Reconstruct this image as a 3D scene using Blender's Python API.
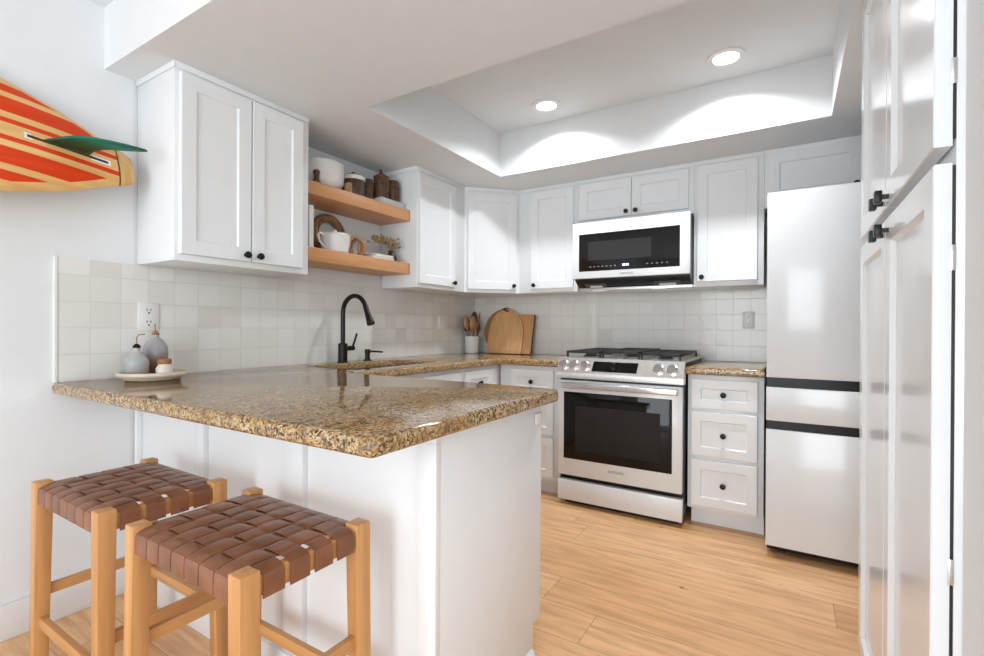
import bpy, bmesh, math, random
from mathutils import Vector, Matrix

random.seed(7)
for o in list(bpy.data.objects):
    bpy.data.objects.remove(o)
SC = bpy.context.scene
COL = SC.collection

# ------------------------------------------------------------------ camera
cam_d = bpy.data.cameras.new('camera')
cam_d.sensor_width = 36.0
cam_d.lens = 483.41 / 984 * 36.0
cam_d.clip_start = 0.02
cam = bpy.data.objects.new('camera', cam_d)
COL.objects.link(cam)
YAW, PIT, ROL = 0.5524, -0.0020, 0.0053
c_, s_ = math.cos(YAW), math.sin(YAW)
fw = Vector((-s_, c_, 0)); rt = Vector((c_, s_, 0)); up = Vector((0, 0, 1))
fw, up = fw * math.cos(PIT) + up * math.sin(PIT), up * math.cos(PIT) - fw * math.sin(PIT)
rt, up = rt * math.cos(ROL) + up * math.sin(ROL), up * math.cos(ROL) - rt * math.sin(ROL)
m = Matrix.Identity(4)
for i in range(3):
    m[i][0], m[i][1], m[i][2] = rt[i], up[i], -fw[i]
m[0][3], m[1][3], m[2][3] = 2.3755, -3.5647, 1.1258
cam.matrix_world = m
SC.camera = cam

# ------------------------------------------------------------------ view, world, daylight
SC.view_settings.view_transform = 'Standard'
SC.view_settings.look = 'None'
SC.view_settings.gamma = 1.0
SC.view_settings.use_curve_mapping = False
SC.view_settings.exposure = 0.04

world = bpy.data.worlds.new('daylight_sky')
SC.world = world
world.use_nodes = True
wb = world.node_tree.nodes['Background']
wb.inputs[0].default_value = (0.93, 0.97, 1.0, 1)
wb.inputs[1].default_value = 1.0


def area(name, loc, target, sx, sy, power, color=(1, 1, 1), spread=math.pi):
    d = bpy.data.lights.new(name, 'AREA')
    d.shape = 'RECTANGLE'; d.size = sx; d.size_y = sy
    d.energy = power; d.color = color; d.spread = spread
    o = bpy.data.objects.new(name, d)
    COL.objects.link(o)
    o.location = loc
    o.rotation_euler = (Vector(target) - Vector(loc)).to_track_quat('-Z', 'Y').to_euler()
    return o


# fill lights added for daylight, at an unseen sliding door and unseen windows
area('unseen_door_fill', (1.85, -6.85, 1.20), (1.85, 0, 1.20), 1.75, 2.3, 84, (0.90, 0.96, 1.0))
area('unseen_rear_window_fill', (4.2, -6.85, 1.45), (4.2, 0, 1.45), 1.7, 1.5, 22, (0.90, 0.96, 1.0))
area('unseen_side_window_fill', (5.35, -4.6, 1.35), (0, -4.6, 1.35), 1.8, 1.7, 26, (0.90, 0.96, 1.0))
CAN_POWER = 9.4


# ------------------------------------------------------------------ materials
def new_mat(name):
    mt = bpy.data.materials.new(name)
    mt.use_nodes = True
    nt = mt.node_tree
    return mt, nt, nt.nodes['Principled BSDF']


def N(nt, kind, **kw):
    n = nt.nodes.new(kind)
    for k, v in kw.items():
        setattr(n, k, v)
    return n


def math_n(nt, op, a, b=None, c=None):
    n = nt.nodes.new('ShaderNodeMath'); n.operation = op
    for i, v in enumerate((a, b, c)):
        if v is None: continue
        if hasattr(v, 'links') or hasattr(v, 'is_linked'):
            nt.links.new(v, n.inputs[i])
        else:
            n.inputs[i].default_value = v
    return n.outputs[0]


def mixc(nt, fac, a, b):
    n = nt.nodes.new('ShaderNodeMix'); n.data_type = 'RGBA'
    for sock, v in ((n.inputs[0], fac), (n.inputs[6], a), (n.inputs[7], b)):
        if hasattr(v, 'is_linked'):
            nt.links.new(v, sock)
        elif isinstance(v, (int, float)):
            sock.default_value = v
        else:
            sock.default_value = tuple(v) + (1,) if len(v) == 3 else v
    return n.outputs[2]


def ramp(nt, fac, stops):
    n = nt.nodes.new('ShaderNodeValToRGB')
    while len(n.color_ramp.elements) < len(stops):
        n.color_ramp.elements.new(0.5)
    for e, (p, c) in zip(n.color_ramp.elements, stops):
        e.position = p; e.color = tuple(c) + (1,)
    nt.links.new(fac, n.inputs[0])
    return n.outputs[0]


def noise(nt, vec, scale, detail=3, rough=0.5):
    n = N(nt, 'ShaderNodeTexNoise')
    n.inputs['Scale'].default_value = scale
    n.inputs['Detail'].default_value = detail
    n.inputs['Roughness'].default_value = rough
    if vec is not None: nt.links.new(vec, n.inputs['Vector'])
    return n.outputs[0]


def objco(nt, scale=(1, 1, 1), loc=(0, 0, 0)):
    t = N(nt, 'ShaderNodeTexCoord')
    mp = N(nt, 'ShaderNodeMapping')
    mp.inputs['Scale'].default_value = scale
    mp.inputs['Location'].default_value = loc
    nt.links.new(t.outputs['Object'], mp.inputs['Vector'])
    return mp.outputs[0]


def bump(nt, b, height, strength=0.2, dist=0.002):
    n = N(nt, 'ShaderNodeBump')
    n.inputs['Strength'].default_value = strength
    n.inputs['Distance'].default_value = dist
    nt.links.new(height, n.inputs['Height'])
    nt.links.new(n.outputs[0], b.inputs['Normal'])


def plain(name, col, rough=0.5, metal=0.0, var=0.04, scale=12, coat=0.0, bmp=0.0, bscale=200, spec=0.5):
    mt, nt, b = new_mat(name)
    co = objco(nt)
    f = noise(nt, co, scale)
    lo = [max(0, c * (1 - var)) for c in col]; hi = [min(1, c * (1 + var)) for c in col]
    nt.links.new(ramp(nt, f, [(0.3, lo), (0.7, hi)]), b.inputs['Base Color'])
    b.inputs['Roughness'].default_value = rough
    b.inputs['Metallic'].default_value = metal
    b.inputs['Coat Weight'].default_value = coat
    b.inputs['Specular IOR Level'].default_value = spec
    if bmp: bump(nt, b, noise(nt, co, bscale), bmp, 0.001)
    return mt


def wood(name, dark, light, axis=2, rough=0.4, fine=1.0):
    mt, nt, b = new_mat(name)
    sc = [38 * fine] * 3; sc[axis] = 2.2 * fine
    co = objco(nt, sc)
    f = noise(nt, co, 1.0, 5, 0.55)
    f2 = noise(nt, objco(nt, (3, 3, 3)), 1.0, 2)
    f = math_n(nt, 'ADD', math_n(nt, 'MULTIPLY', f, 0.75), math_n(nt, 'MULTIPLY', f2, 0.25))
    nt.links.new(ramp(nt, f, [(0.32, dark), (0.66, light)]), b.inputs['Base Color'])
    b.inputs['Roughness'].default_value = rough
    bump(nt, b, f, 0.12, 0.0008)
    return mt


def tile_mat(name, axis, o_u, p_u, o_z, p_z):
    """hand-made glazed tiles: every tile its own tone and its own slight tilt"""
    mt, nt, b = new_mat(name)
    t = N(nt, 'ShaderNodeTexCoord')
    sp = N(nt, 'ShaderNodeSeparateXYZ')
    nt.links.new(t.outputs['Object'], sp.inputs[0])
    wob = math_n(nt, 'MULTIPLY', math_n(nt, 'SUBTRACT', noise(nt, objco(nt), 9), 0.5), 0.035)
    u = math_n(nt, 'ADD', math_n(nt, 'DIVIDE', math_n(nt, 'SUBTRACT', sp.outputs[axis], o_u), p_u), wob)
    v = math_n(nt, 'ADD', math_n(nt, 'DIVIDE', math_n(nt, 'SUBTRACT', sp.outputs[2], o_z), p_z), wob)
    fu, fv = math_n(nt, 'FLOOR', u), math_n(nt, 'FLOOR', v)
    cmb = N(nt, 'ShaderNodeCombineXYZ')
    nt.links.new(fu, cmb.inputs[0]); nt.links.new(fv, cmb.inputs[1])
    wn = N(nt, 'ShaderNodeTexWhiteNoise')
    nt.links.new(cmb.outputs[0], wn.inputs['Vector'])
    base = ramp(nt, wn.outputs['Value'], [(0.0, (0.74, 0.715, 0.67)), (0.2, (0.80, 0.785, 0.75)), (0.7, (0.825, 0.815, 0.785)), (1.0, (0.86, 0.85, 0.825))])
    cloud = noise(nt, objco(nt), 22, 3)
    base = mixc(nt, math_n(nt, 'MULTIPLY', cloud, 0.25), base, (0.73, 0.70, 0.64))
    ru = math_n(nt, 'ABSOLUTE', math_n(nt, 'SUBTRACT', math_n(nt, 'FRACT', u), 0.5))
    rv = math_n(nt, 'ABSOLUTE', math_n(nt, 'SUBTRACT', math_n(nt, 'FRACT', v), 0.5))
    edge = math_n(nt, 'MAXIMUM', ru, rv)
    grout = math_n(nt, 'GREATER_THAN', edge, 0.484)
    nt.links.new(mixc(nt, grout, base, (0.72, 0.71, 0.68)), b.inputs['Base Color'])
    b.inputs['Roughness'].default_value = 0.16
    h = math_n(nt, 'MULTIPLY', noise(nt, objco(nt), 14, 2), 0.6)
    # tilt
    sepc = N(nt, 'ShaderNodeSeparateColor')
    nt.links.new(wn.outputs['Color'], sepc.inputs[0])
    tl = math_n(nt, 'ADD', math_n(nt, 'MULTIPLY', math_n(nt, 'SUBTRACT', sepc.outputs[0], 0.5), math_n(nt, 'FRACT', u)),
                math_n(nt, 'MULTIPLY', math_n(nt, 'SUBTRACT', sepc.outputs[1], 0.5), math_n(nt, 'FRACT', v)))
    h = math_n(nt, 'ADD', h, math_n(nt, 'MULTIPLY', tl, 1.2))
    h = math_n(nt, 'SUBTRACT', h, math_n(nt, 'MULTIPLY', grout, 0.5))
    bump(nt, b, h, 0.5, 0.004)
    return mt


def granite_mat():
    mt, nt, b = new_mat('granite')
    co = objco(nt)
    vo = N(nt, 'ShaderNodeTexVoronoi'); vo.inputs['Scale'].default_value = 190
    wv = N(nt, 'ShaderNodeVectorMath'); wv.operation = 'ADD'
    nz = N(nt, 'ShaderNodeTexNoise'); nz.inputs['Scale'].default_value = 70
    nt.links.new(co, nz.inputs['Vector'])
    sc = N(nt, 'ShaderNodeVectorMath'); sc.operation = 'SCALE'; sc.inputs['Scale'].default_value = 0.02
    nt.links.new(nz.outputs['Color'], sc.inputs[0])
    nt.links.new(co, wv.inputs[0]); nt.links.new(sc.outputs[0], wv.inputs[1])
    nt.links.new(wv.outputs[0], vo.inputs['Vector'])
    sepc = N(nt, 'ShaderNodeSeparateColor')
    nt.links.new(vo.outputs['Color'], sepc.inputs[0])
    grain = ramp(nt, sepc.outputs[0], [(0.0, (0.018, 0.012, 0.008)), (0.19, (0.075, 0.040, 0.020)), (0.32, (0.27, 0.15, 0.055)),
                                       (0.55, (0.47, 0.29, 0.12)), (0.78, (0.56, 0.40, 0.22)), (1.0, (0.62, 0.51, 0.37))])
    big = noise(nt, co, 7, 4, 0.6)
    gold = mixc(nt, ramp(nt, big, [(0.42, (0, 0, 0)), (0.68, (0.55, 0.55, 0.55))]), grain, (0.36, 0.20, 0.065))
    med = noise(nt, co, 38, 4, 0.65)
    col = mixc(nt, ramp(nt, med, [(0.52, (0, 0, 0)), (0.68, (0.8, 0.8, 0.8))]), gold, (0.16, 0.095, 0.05))
    nt.links.new(col, b.inputs['Base Color'])
    b.inputs['Roughness'].default_value = 0.07
    b.inputs['Specular IOR Level'].default_value = 0.42
    return mt


def floor_mat():
    mt, nt, b = new_mat('oak_planks')
    t = N(nt, 'ShaderNodeTexCoord')
    sp = N(nt, 'ShaderNodeSeparateXYZ')
    nt.links.new(t.outputs['Object'], sp.inputs[0])
    W, L = 0.2, 1.75
    v = math_n(nt, 'DIVIDE', math_n(nt, 'ADD', sp.outputs[1], 0.94), W)
    row = math_n(nt, 'FLOOR', v)
    wr = N(nt, 'ShaderNodeTexWhiteNoise'); wr.noise_dimensions = '1D'
    nt.links.new(row, wr.inputs['W'])
    u = math_n(nt, 'ADD', math_n(nt, 'DIVIDE', sp.outputs[0], L), math_n(nt, 'MULTIPLY', wr.outputs['Value'], 7.3))
    cid = math_n(nt, 'FLOOR', u)
    cmb = N(nt, 'ShaderNodeCombineXYZ')
    nt.links.new(row, cmb.inputs[0]); nt.links.new(cid, cmb.inputs[1])
    wn = N(nt, 'ShaderNodeTexWhiteNoise'); nt.links.new(cmb.outputs[0], wn.inputs['Vector'])
    # grain, shifted per plank
    off = N(nt, 'ShaderNodeVectorMath'); off.operation = 'SCALE'; off.inputs['Scale'].default_value = 13.0
    nt.links.new(wn.outputs['Color'], off.inputs[0])
    add = N(nt, 'ShaderNodeVectorMath'); add.operation = 'ADD'
    nt.links.new(objco(nt, (2.2, 22, 1)), add.inputs[0]); nt.links.new(off.outputs[0], add.inputs[1])
    g = noise(nt, add.outputs[0], 1.6, 6, 0.62)
    tone = ramp(nt, wn.outputs['Value'], [(0.0, (0.72, 0.395, 0.180)), (0.5, (0.84, 0.485, 0.240)), (1.0, (0.92, 0.57, 0.305))])
    col = mixc(nt, ramp(nt, g, [(0.36, (0.55, 0.55, 0.55)), (0.60, (0, 0, 0))]), tone, (0.47, 0.22, 0.09))
    ru = math_n(nt, 'ABSOLUTE', math_n(nt, 'SUBTRACT', math_n(nt, 'FRACT', u), 0.5))
    rv = math_n(nt, 'ABSOLUTE', math_n(nt, 'SUBTRACT', math_n(nt, 'FRACT', v), 0.5))
    seam = math_n(nt, 'MAXIMUM', math_n(nt, 'GREATER_THAN', ru, 0.4992), math_n(nt, 'GREATER_THAN', rv, 0.492))
    col = mixc(nt, math_n(nt, 'MULTIPLY', seam, 0.55), col, (0.20, 0.09, 0.035))
    # sparse knots
    vo = N(nt, 'ShaderNodeTexVoronoi'); vo.inputs['Scale'].default_value = 2.7
    nzv = N(nt, 'ShaderNodeVectorMath'); nzv.operation = 'ADD'
    nn = N(nt, 'ShaderNodeTexNoise'); nn.inputs['Scale'].default_value = 45
    nt.links.new(t.outputs['Object'], nn.inputs['Vector'])
    s2 = N(nt, 'ShaderNodeVectorMath'); s2.operation = 'SCALE'; s2.inputs['Scale'].default_value = 0.03
    nt.links.new(nn.outputs['Color'], s2.inputs[0])
    nt.links.new(objco(nt, (0.8, 1.5, 1), (0.17, 0.31, 0)), nzv.inputs[0]); nt.links.new(s2.outputs[0], nzv.inputs[1])
    nt.links.new(nzv.outputs[0], vo.inputs['Vector'])
    knot = ramp(nt, vo.outputs['Distance'], [(0.030, (0.9, 0.9, 0.9)), (0.055, (0, 0, 0))])
    col = mixc(nt, knot, col, (0.06, 0.03, 0.015))
    nt.links.new(col, b.inputs['Base Color'])
    b.inputs['Roughness'].default_value = 0.36
    bump(nt, b, math_n(nt, 'SUBTRACT', math_n(nt, 'MULTIPLY', g, 0.3), seam), 0.25, 0.0015)
    return mt


def board_mat():
    mt, nt, b = new_mat('surfboard_stripes')
    av = N(nt, 'ShaderNodeAttribute'); av.attribute_name = 'across'
    ae = N(nt, 'ShaderNodeAttribute'); ae.attribute_name = 'inset'
    v = math_n(nt, 'ABSOLUTE', av.outputs['Fac'])

    def band(a, c):
        return math_n(nt, 'MULTIPLY', math_n(nt, 'GREATER_THAN', v, a), math_n(nt, 'LESS_THAN', v, c))
    red = math_n(nt, 'ADD', math_n(nt, 'ADD', band(0.025, 0.044), band(0.069, 0.132)), band(0.156, 0.190))
    red = math_n(nt, 'MULTIPLY', red, math_n(nt, 'GREATER_THAN', ae.outputs['Fac'], 0.026))
    g = noise(nt, objco(nt, (30, 2, 30)), 1.0, 4)
    w = ramp(nt, g, [(0.3, (0.72, 0.39, 0.13)), (0.7, (0.86, 0.56, 0.24))])
    r = ramp(nt, g, [(0.3, (0.66, 0.042, 0.003)), (0.7, (0.76, 0.062, 0.006))])
    nt.links.new(mixc(nt, red, w, r), b.inputs['Base Color'])
    b.inputs['Roughness'].default_value = 0.3
    b.inputs['Specular IOR Level'].default_value = 0.25
    return mt


def fin_mat():
    mt, nt, b = new_mat('green_fin')
    sp = N(nt, 'ShaderNodeSeparateXYZ')
    t = N(nt, 'ShaderNodeTexCoord'); nt.links.new(t.outputs['Generated'], sp.inputs[0])
    c = ramp(nt, sp.outputs[0], [(0.05, (0.012, 0.022, 0.010)), (0.45, (0.010, 0.085, 0.040)), (0.75, (0.012, 0.20, 0.115)), (1.0, (0.010, 0.10, 0.085))])
    nt.links.new(c, b.inputs['Base Color'])
    b.inputs['Roughness'].default_value = 0.2
    return mt


def emit(name, col, s):
    mt, nt, b = new_mat(name)
    b.inputs['Base Color'].default_value = tuple(col) + (1,)
    b.inputs['Emission Color'].default_value = tuple(col) + (1,)
    b.inputs['Emission Strength'].default_value = s
    return mt


M = dict(
    bounce_floor=plain('neutral_bounce_floor', (0.66, 0.66, 0.65), 0.95, var=0.08, scale=80, bmp=0.5, bscale=300),
    wall=plain('wall_paint', (0.81, 0.825, 0.84), 0.7, var=0.01, bmp=0.15, bscale=160),
    ceil=plain('ceiling_paint', (0.83, 0.85, 0.865), 0.8, var=0.01, bmp=0.15, bscale=120),
    trim=plain('trim_paint', (0.86, 0.865, 0.87), 0.4, var=0.01),
    cab=plain('cabinet_paint', (0.85, 0.865, 0.88), 0.32, var=0.008),
    pan=plain('gloss_cabinet_paint', (0.81, 0.83, 0.85), 0.16, var=0.008),
    black=plain('black_metal', (0.007, 0.007, 0.008), 0.35, 0.0, var=0.1, spec=0.3),
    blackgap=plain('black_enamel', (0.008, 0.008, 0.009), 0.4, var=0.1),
    bronze=plain('dark_bronze', (0.018, 0.015, 0.013), 0.32, 0.6, var=0.15),
    glassw=plain('white_glass', (0.80, 0.82, 0.84), 0.14, var=0.004),
    glassb=plain('black_glass', (0.007, 0.006, 0.006), 0.05, var=0.05, spec=0.25),
    glassg=plain('smoked_glass', (0.028, 0.026, 0.025), 0.06, var=0.05, spec=0.25),
    steel=plain('brushed_steel', (0.78, 0.77, 0.76), 0.34, 1.0, var=0.05, scale=40),
    steel2=plain('bright_steel', (0.74, 0.735, 0.73), 0.16, 1.0, var=0.03),
    iron=plain('cast_iron', (0.020, 0.019, 0.018), 0.55, var=0.2, bmp=0.3),
    grey=plain('grey_print', (0.22, 0.22, 0.22), 0.5, var=0.05),
    plastic=plain('white_plastic', (0.84, 0.84, 0.825), 0.3, var=0.01),
    slot=plain('dark_slot', (0.10, 0.095, 0.085), 0.5, var=0.1),
    oak=wood('oak_stool', (0.53, 0.235, 0.075), (0.70, 0.37, 0.145), 2, 0.38),
    oakx=wood('oak_stool_rail', (0.53, 0.235, 0.075), (0.70, 0.37, 0.145), 0, 0.38),
    oaky=wood('oak_side_rail', (0.53, 0.235, 0.075), (0.70, 0.37, 0.145), 1, 0.38),
    shelf=wood('oak_shelf', (0.55, 0.255, 0.10), (0.70, 0.36, 0.165), 1, 0.4),
    leather=plain('brown_leather', (0.235, 0.092, 0.044), 0.34, var=0.28, scale=14, bmp=0.2, bscale=260),
    board1=wood('maple_board', (0.66, 0.35, 0.15), (0.80, 0.48, 0.23), 2, 0.4),
    board2=wood('walnut_edge_board', (0.56, 0.27, 0.10), (0.70, 0.38, 0.165), 2, 0.4),
    board3=wood('dark_board', (0.36, 0.17, 0.07), (0.48, 0.25, 0.11), 2, 0.45),
    darkwood=wood('dark_wood', (0.055, 0.022, 0.010), (0.13, 0.058, 0.026), 2, 0.45),
    carved=plain('carved_wood', (0.115, 0.052, 0.022), 0.5, var=0.5, scale=60, bmp=0.5, bscale=90),
    spoon=wood('pale_spoon_wood', (0.36, 0.185, 0.085), (0.52, 0.30, 0.155), 2, 0.5),
    redwood=wood('red_wood', (0.17, 0.045, 0.018), (0.27, 0.085, 0.035), 2, 0.45),
    ceramic=plain('white_ceramic', (0.82, 0.815, 0.80), 0.22, var=0.02),
    glaze=None, rattan=None,
    salt=plain('cream_stoneware', (0.76, 0.70, 0.62), 0.35, var=0.06, scale=50),
    cork=plain('cork', (0.34, 0.15, 0.06), 0.6, var=0.25, scale=90),
    trav=plain('travertine', (0.72, 0.62, 0.50), 0.4, var=0.10, scale=30),
    brass=plain('aged_brass', (0.40, 0.24, 0.10), 0.35, 0.8, var=0.2),
    jar=plain('brown_glass_jar', (0.105, 0.062, 0.042), 0.25, var=0.25, scale=25),
    paper=plain('book_paper', (0.80, 0.775, 0.72), 0.7, var=0.05, scale=60),
    cover=plain('pale_book_cover', (0.78, 0.76, 0.72), 0.5, var=0.03),
    dried=plain('dried_flowers', (0.34, 0.21, 0.095), 0.8, var=0.5, scale=40),
    dried2=plain('dried_leaves', (0.27, 0.25, 0.10), 0.8, var=0.4, scale=40),
    darkvase=plain('dark_stoneware', (0.035, 0.020, 0.016), 0.35, var=0.2),
    granite=granite_mat(), floor=floor_mat(), surf=board_mat(), fin=fin_mat(),
    surfwood=wood('surfboard_tail_wood', (0.58, 0.30, 0.085), (0.74, 0.47, 0.19), 2, 0.25),
    lamp=emit('lamp_diffuser', (1, 0.98, 0.95), 9.0), led=emit('display_digits', (0.75, 0.85, 1.0), 1.6),
    hoodlamp=emit('hood_lamp', (1, 0.97, 0.92), 0.5),
    tileL=tile_mat('glazed_tile_left', 1, -2.8674, 0.1033, 0.9065, 0.1035),
    tileB=tile_mat('glazed_tile_back', 0, 0.0115, 0.1022, 0.9065, 0.1035),
)


def glaze_mat():
    mt, nt, b = new_mat('grey_blue_glaze')
    sp = N(nt, 'ShaderNodeSeparateXYZ')
    t = N(nt, 'ShaderNodeTexCoord'); nt.links.new(t.outputs['Generated'], sp.inputs[0])
    h = math_n(nt, 'ADD', sp.outputs[2], math_n(nt, 'MULTIPLY', math_n(nt, 'SUBTRACT', noise(nt, objco(nt), 30), 0.5), 0.22))
    c = ramp(nt, h, [(0.05, (0.30, 0.225, 0.17)), (0.22, (0.36, 0.36, 0.36)), (0.6, (0.40, 0.42, 0.43)), (0.95, (0.47, 0.46, 0.43))])
    nt.links.new(c, b.inputs['Base Color']); b.inputs['Roughness'].default_value = 0.25
    return mt


def glaze2_mat():
    mt, nt, b = new_mat('brown_grey_glaze')
    sp = N(nt, 'ShaderNodeSeparateXYZ')
    t = N(nt, 'ShaderNodeTexCoord'); nt.links.new(t.outputs['Generated'], sp.inputs[0])
    h = math_n(nt, 'ADD', sp.outputs[2], math_n(nt, 'MULTIPLY', math_n(nt, 'SUBTRACT', noise(nt, objco(nt), 26), 0.5), 0.3))
    c = ramp(nt, h, [(0.2, (0.17, 0.085, 0.045)), (0.42, (0.27, 0.215, 0.18)), (0.58, (0.33, 0.33, 0.335)), (0.95, (0.40, 0.40, 0.40))])
    nt.links.new(c, b.inputs['Base Color']); b.inputs['Roughness'].default_value = 0.25
    return mt


def rattan_mat():
    mt, nt, b = new_mat('woven_rattan')
    w = N(nt, 'ShaderNodeTexWave'); w.inputs['Scale'].default_value = 45; w.inputs['Distortion'].default_value = 3
    nt.links.new(objco(nt), w.inputs['Vector'])
    nt.links.new(ramp(nt, w.outputs['Fac'], [(0.1, (0.17, 0.085, 0.035)), (0.7, (0.38, 0.215, 0.095))]), b.inputs['Base Color'])
    b.inputs['Roughness'].default_value = 0.7
    bump(nt, b, w.outputs['Fac'], 0.6, 0.003)
    return mt


M['glaze'] = glaze_mat(); M['glaze2'] = glaze2_mat(); M['rattan'] = rattan_mat()


# ------------------------------------------------------------------ mesh helpers
class MB:
    def __init__(self):
        self.bm = bmesh.new()

    def _merge(self, b2):
        me = bpy.data.meshes.new('tmp'); b2.to_mesh(me); b2.free()
        self.bm.from_mesh(me); bpy.data.meshes.remove(me)
        return self

    def box(self, x0, x1, y0, y1, z0, z1, bev=0.0, seg=2, mat=None):
        b = bmesh.new()
        bmesh.ops.create_cube(b, size=1)
        for v in b.verts:
            v.co = Vector(((x0 + x1) / 2 + v.co.x * (x1 - x0), (y0 + y1) / 2 + v.co.y * (y1 - y0), (z0 + z1) / 2 + v.co.z * (z1 - z0)))
        if bev:
            bmesh.ops.bevel(b, geom=list(b.edges), offset=bev, segments=seg, affect='EDGES', profile=0.5)
        if mat is not None: bmesh.ops.transform(b, matrix=mat, verts=b.verts)
        return self._merge(b)

    def hexa(self, bot, top, bev=0.0):
        b = bmesh.new()
        v = [b.verts.new(p) for p in list(bot) + list(top)]
        for f in ((3, 2, 1, 0), (4, 5, 6, 7), (0, 1, 5, 4), (1, 2, 6, 5), (2, 3, 7, 6), (3, 0, 4, 7)):
            b.faces.new([v[i] for i in f])
        bmesh.ops.recalc_face_normals(b, faces=b.faces)
        if bev: bmesh.ops.bevel(b, geom=list(b.edges), offset=bev, segments=2, affect='EDGES', profile=0.5)
        return self._merge(b)

    def lathe(self, prof, org=(0, 0, 0), axis=(0, 0, 1), seg=28, sx=1.0, sy=1.0):
        b = bmesh.new()
        A = Vector(axis).normalized()
        q = Vector((0, 0, 1)).rotation_difference(A).to_matrix()
        org = Vector(org); rings = []
        for r, z in prof:
            if r < 1e-6:
                rings.append([b.verts.new(org + q @ Vector((0, 0, z)))])
            else:
                rings.append([b.verts.new(org + q @ Vector((sx * r * math.cos(2 * math.pi * i / seg), sy * r * math.sin(2 * math.pi * i / seg), z))) for i in range(seg)])
        for a, c in zip(rings, rings[1:]):
            if len(a) == 1 and len(c) == 1: continue
            for i in range(seg):
                j = (i + 1) % seg
                if len(a) == 1: b.faces.new((a[0], c[j], c[i]))
                elif len(c) == 1: b.faces.new((a[i], a[j], c[0]))
                else: b.faces.new((a[i], a[j], c[j], c[i]))
        if len(rings[0]) > 1: b.faces.new(rings[0][::-1])
        if len(rings[-1]) > 1: b.faces.new(rings[-1])
        bmesh.ops.recalc_face_normals(b, faces=b.faces)
        return self._merge(b)

    def tube(self, path, r, seg=12, closed=False, flat=1.0):
        b = bmesh.new()
        P = [Vector(p) for p in path]; n = len(P)
        R = r if isinstance(r, (list, tuple)) else [r] * n
        rings = []; prev = None
        for i in range(n):
            if closed: t = (P[(i + 1) % n] - P[i - 1])
            else: t = P[min(i + 1, n - 1)] - P[max(i - 1, 0)]
            t.normalize()
            if prev is None:
                a = Vector((0, 0, 1)) if abs(t.z) < 0.9 else Vector((1, 0, 0))
                u = t.cross(a).normalized()
            else:
                u = (prev - t * prev.dot(t)).normalized()
            prev = u; w = t.cross(u)
            rings.append([b.verts.new(P[i] + u * R[i] * math.cos(2 * math.pi * k / seg) + w * R[i] * flat * math.sin(2 * math.pi * k / seg)) for k in range(seg)])
        pairs = list(zip(rings, rings[1:])) + ([(rings[-1], rings[0])] if closed else [])
        for a, c in pairs:
            for i in range(seg):
                j = (i + 1) % seg
                b.faces.new((a[i], a[j], c[j], c[i]))
        if not closed:
            b.faces.new(rings[0][::-1]); b.faces.new(rings[-1])
        bmesh.ops.recalc_face_normals(b, faces=b.faces)
        return self._merge(b)

    def prism(self, pts, fn, t, bev=0.0):
        """outline pts (a, b) mapped by fn(a, b, depth)"""
        b = bmesh.new()
        lo = [b.verts.new(fn(p[0], p[1], 0)) for p in pts]
        hi = [b.verts.new(fn(p[0], p[1], t)) for p in pts]
        f1 = b.faces.new(lo); f2 = b.faces.new(hi[::-1])
        n = len(pts)
        for i in range(n):
            b.faces.new((lo[i], hi[i], hi[(i + 1) % n], lo[(i + 1) % n]))
        bmesh.ops.recalc_face_normals(b, faces=b.faces)
        if bev:
            ed = [e for e in b.edges if (f1 in e.link_faces) != (f2 in e.link_faces)]
            bmesh.ops.bevel(b, geom=ed, offset=bev, segments=2, affect='EDGES', profile=0.5)
        return self._merge(b)

    def shaker(self, O, U, Nn, w, h, frame=0.057, t=0.019, rec=0.0075):
        """five-piece door: frame, bead and recessed panel"""
        b = bmesh.new()
        O, U, Nn = Vector(O), Vector(U).normalized(), Vector(Nn).normalized(); Z = Vector((0, 0, 1))

        def ring(i, n):
            return [b.verts.new(O + U * a + Z * c + Nn * n) for a, c in ((i, i), (w - i, i), (w - i, h - i), (i, h - i))]
        R = [ring(0, 0), ring(0, t - 0.002), ring(0.002, t), ring(frame, t), ring(frame + 0.006, t - rec)]
        for a, c in zip(R, R[1:]):
            for i in range(4):
                j = (i + 1) % 4
                b.faces.new((a[i], a[j], c[j], c[i]))
        b.faces.new(R[0][::-1]); b.faces.new(R[-1])
        bmesh.ops.recalc_face_normals(b, faces=b.faces)
        return self._merge(b)

    def build(self, name, mat, parent=None, angle=35):
        loc = Vector(parent.matrix_basis.translation) if parent else Vector((0, 0, 0))
        if parent and parent.parent: loc = loc + Vector(parent.parent.matrix_basis.translation)
        if loc.length: bmesh.ops.translate(self.bm, vec=-loc, verts=self.bm.verts)
        me = bpy.data.meshes.new(name); self.bm.to_mesh(me); self.bm.free()
        return link_mesh(name, me, mat, parent, angle)


def link_mesh(name, me, mat, parent=None, angle=35):
    o = bpy.data.objects.new(name, me)
    COL.objects.link(o)
    if mat is not None: me.materials.append(M[mat] if isinstance(mat, str) else mat)
    for p in me.polygons: p.use_smooth = True
    me.set_sharp_from_angle(angle=math.radians(angle))
    if parent: o.parent = parent
    return o


def thing(name, label, cat, loc=(0, 0, 0), group=None):
    o = bpy.data.objects.new(name, None)
    o.empty_display_size = 0.05
    COL.objects.link(o); o.location = loc
    return tag(o, label, cat, group)


def tag(o, label, cat, group=None):
    o['label'] = label; o['category'] = cat
    if group: o['group'] = group
    return o


def struct(o):
    o['kind'] = 'structure'
    return o


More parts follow.
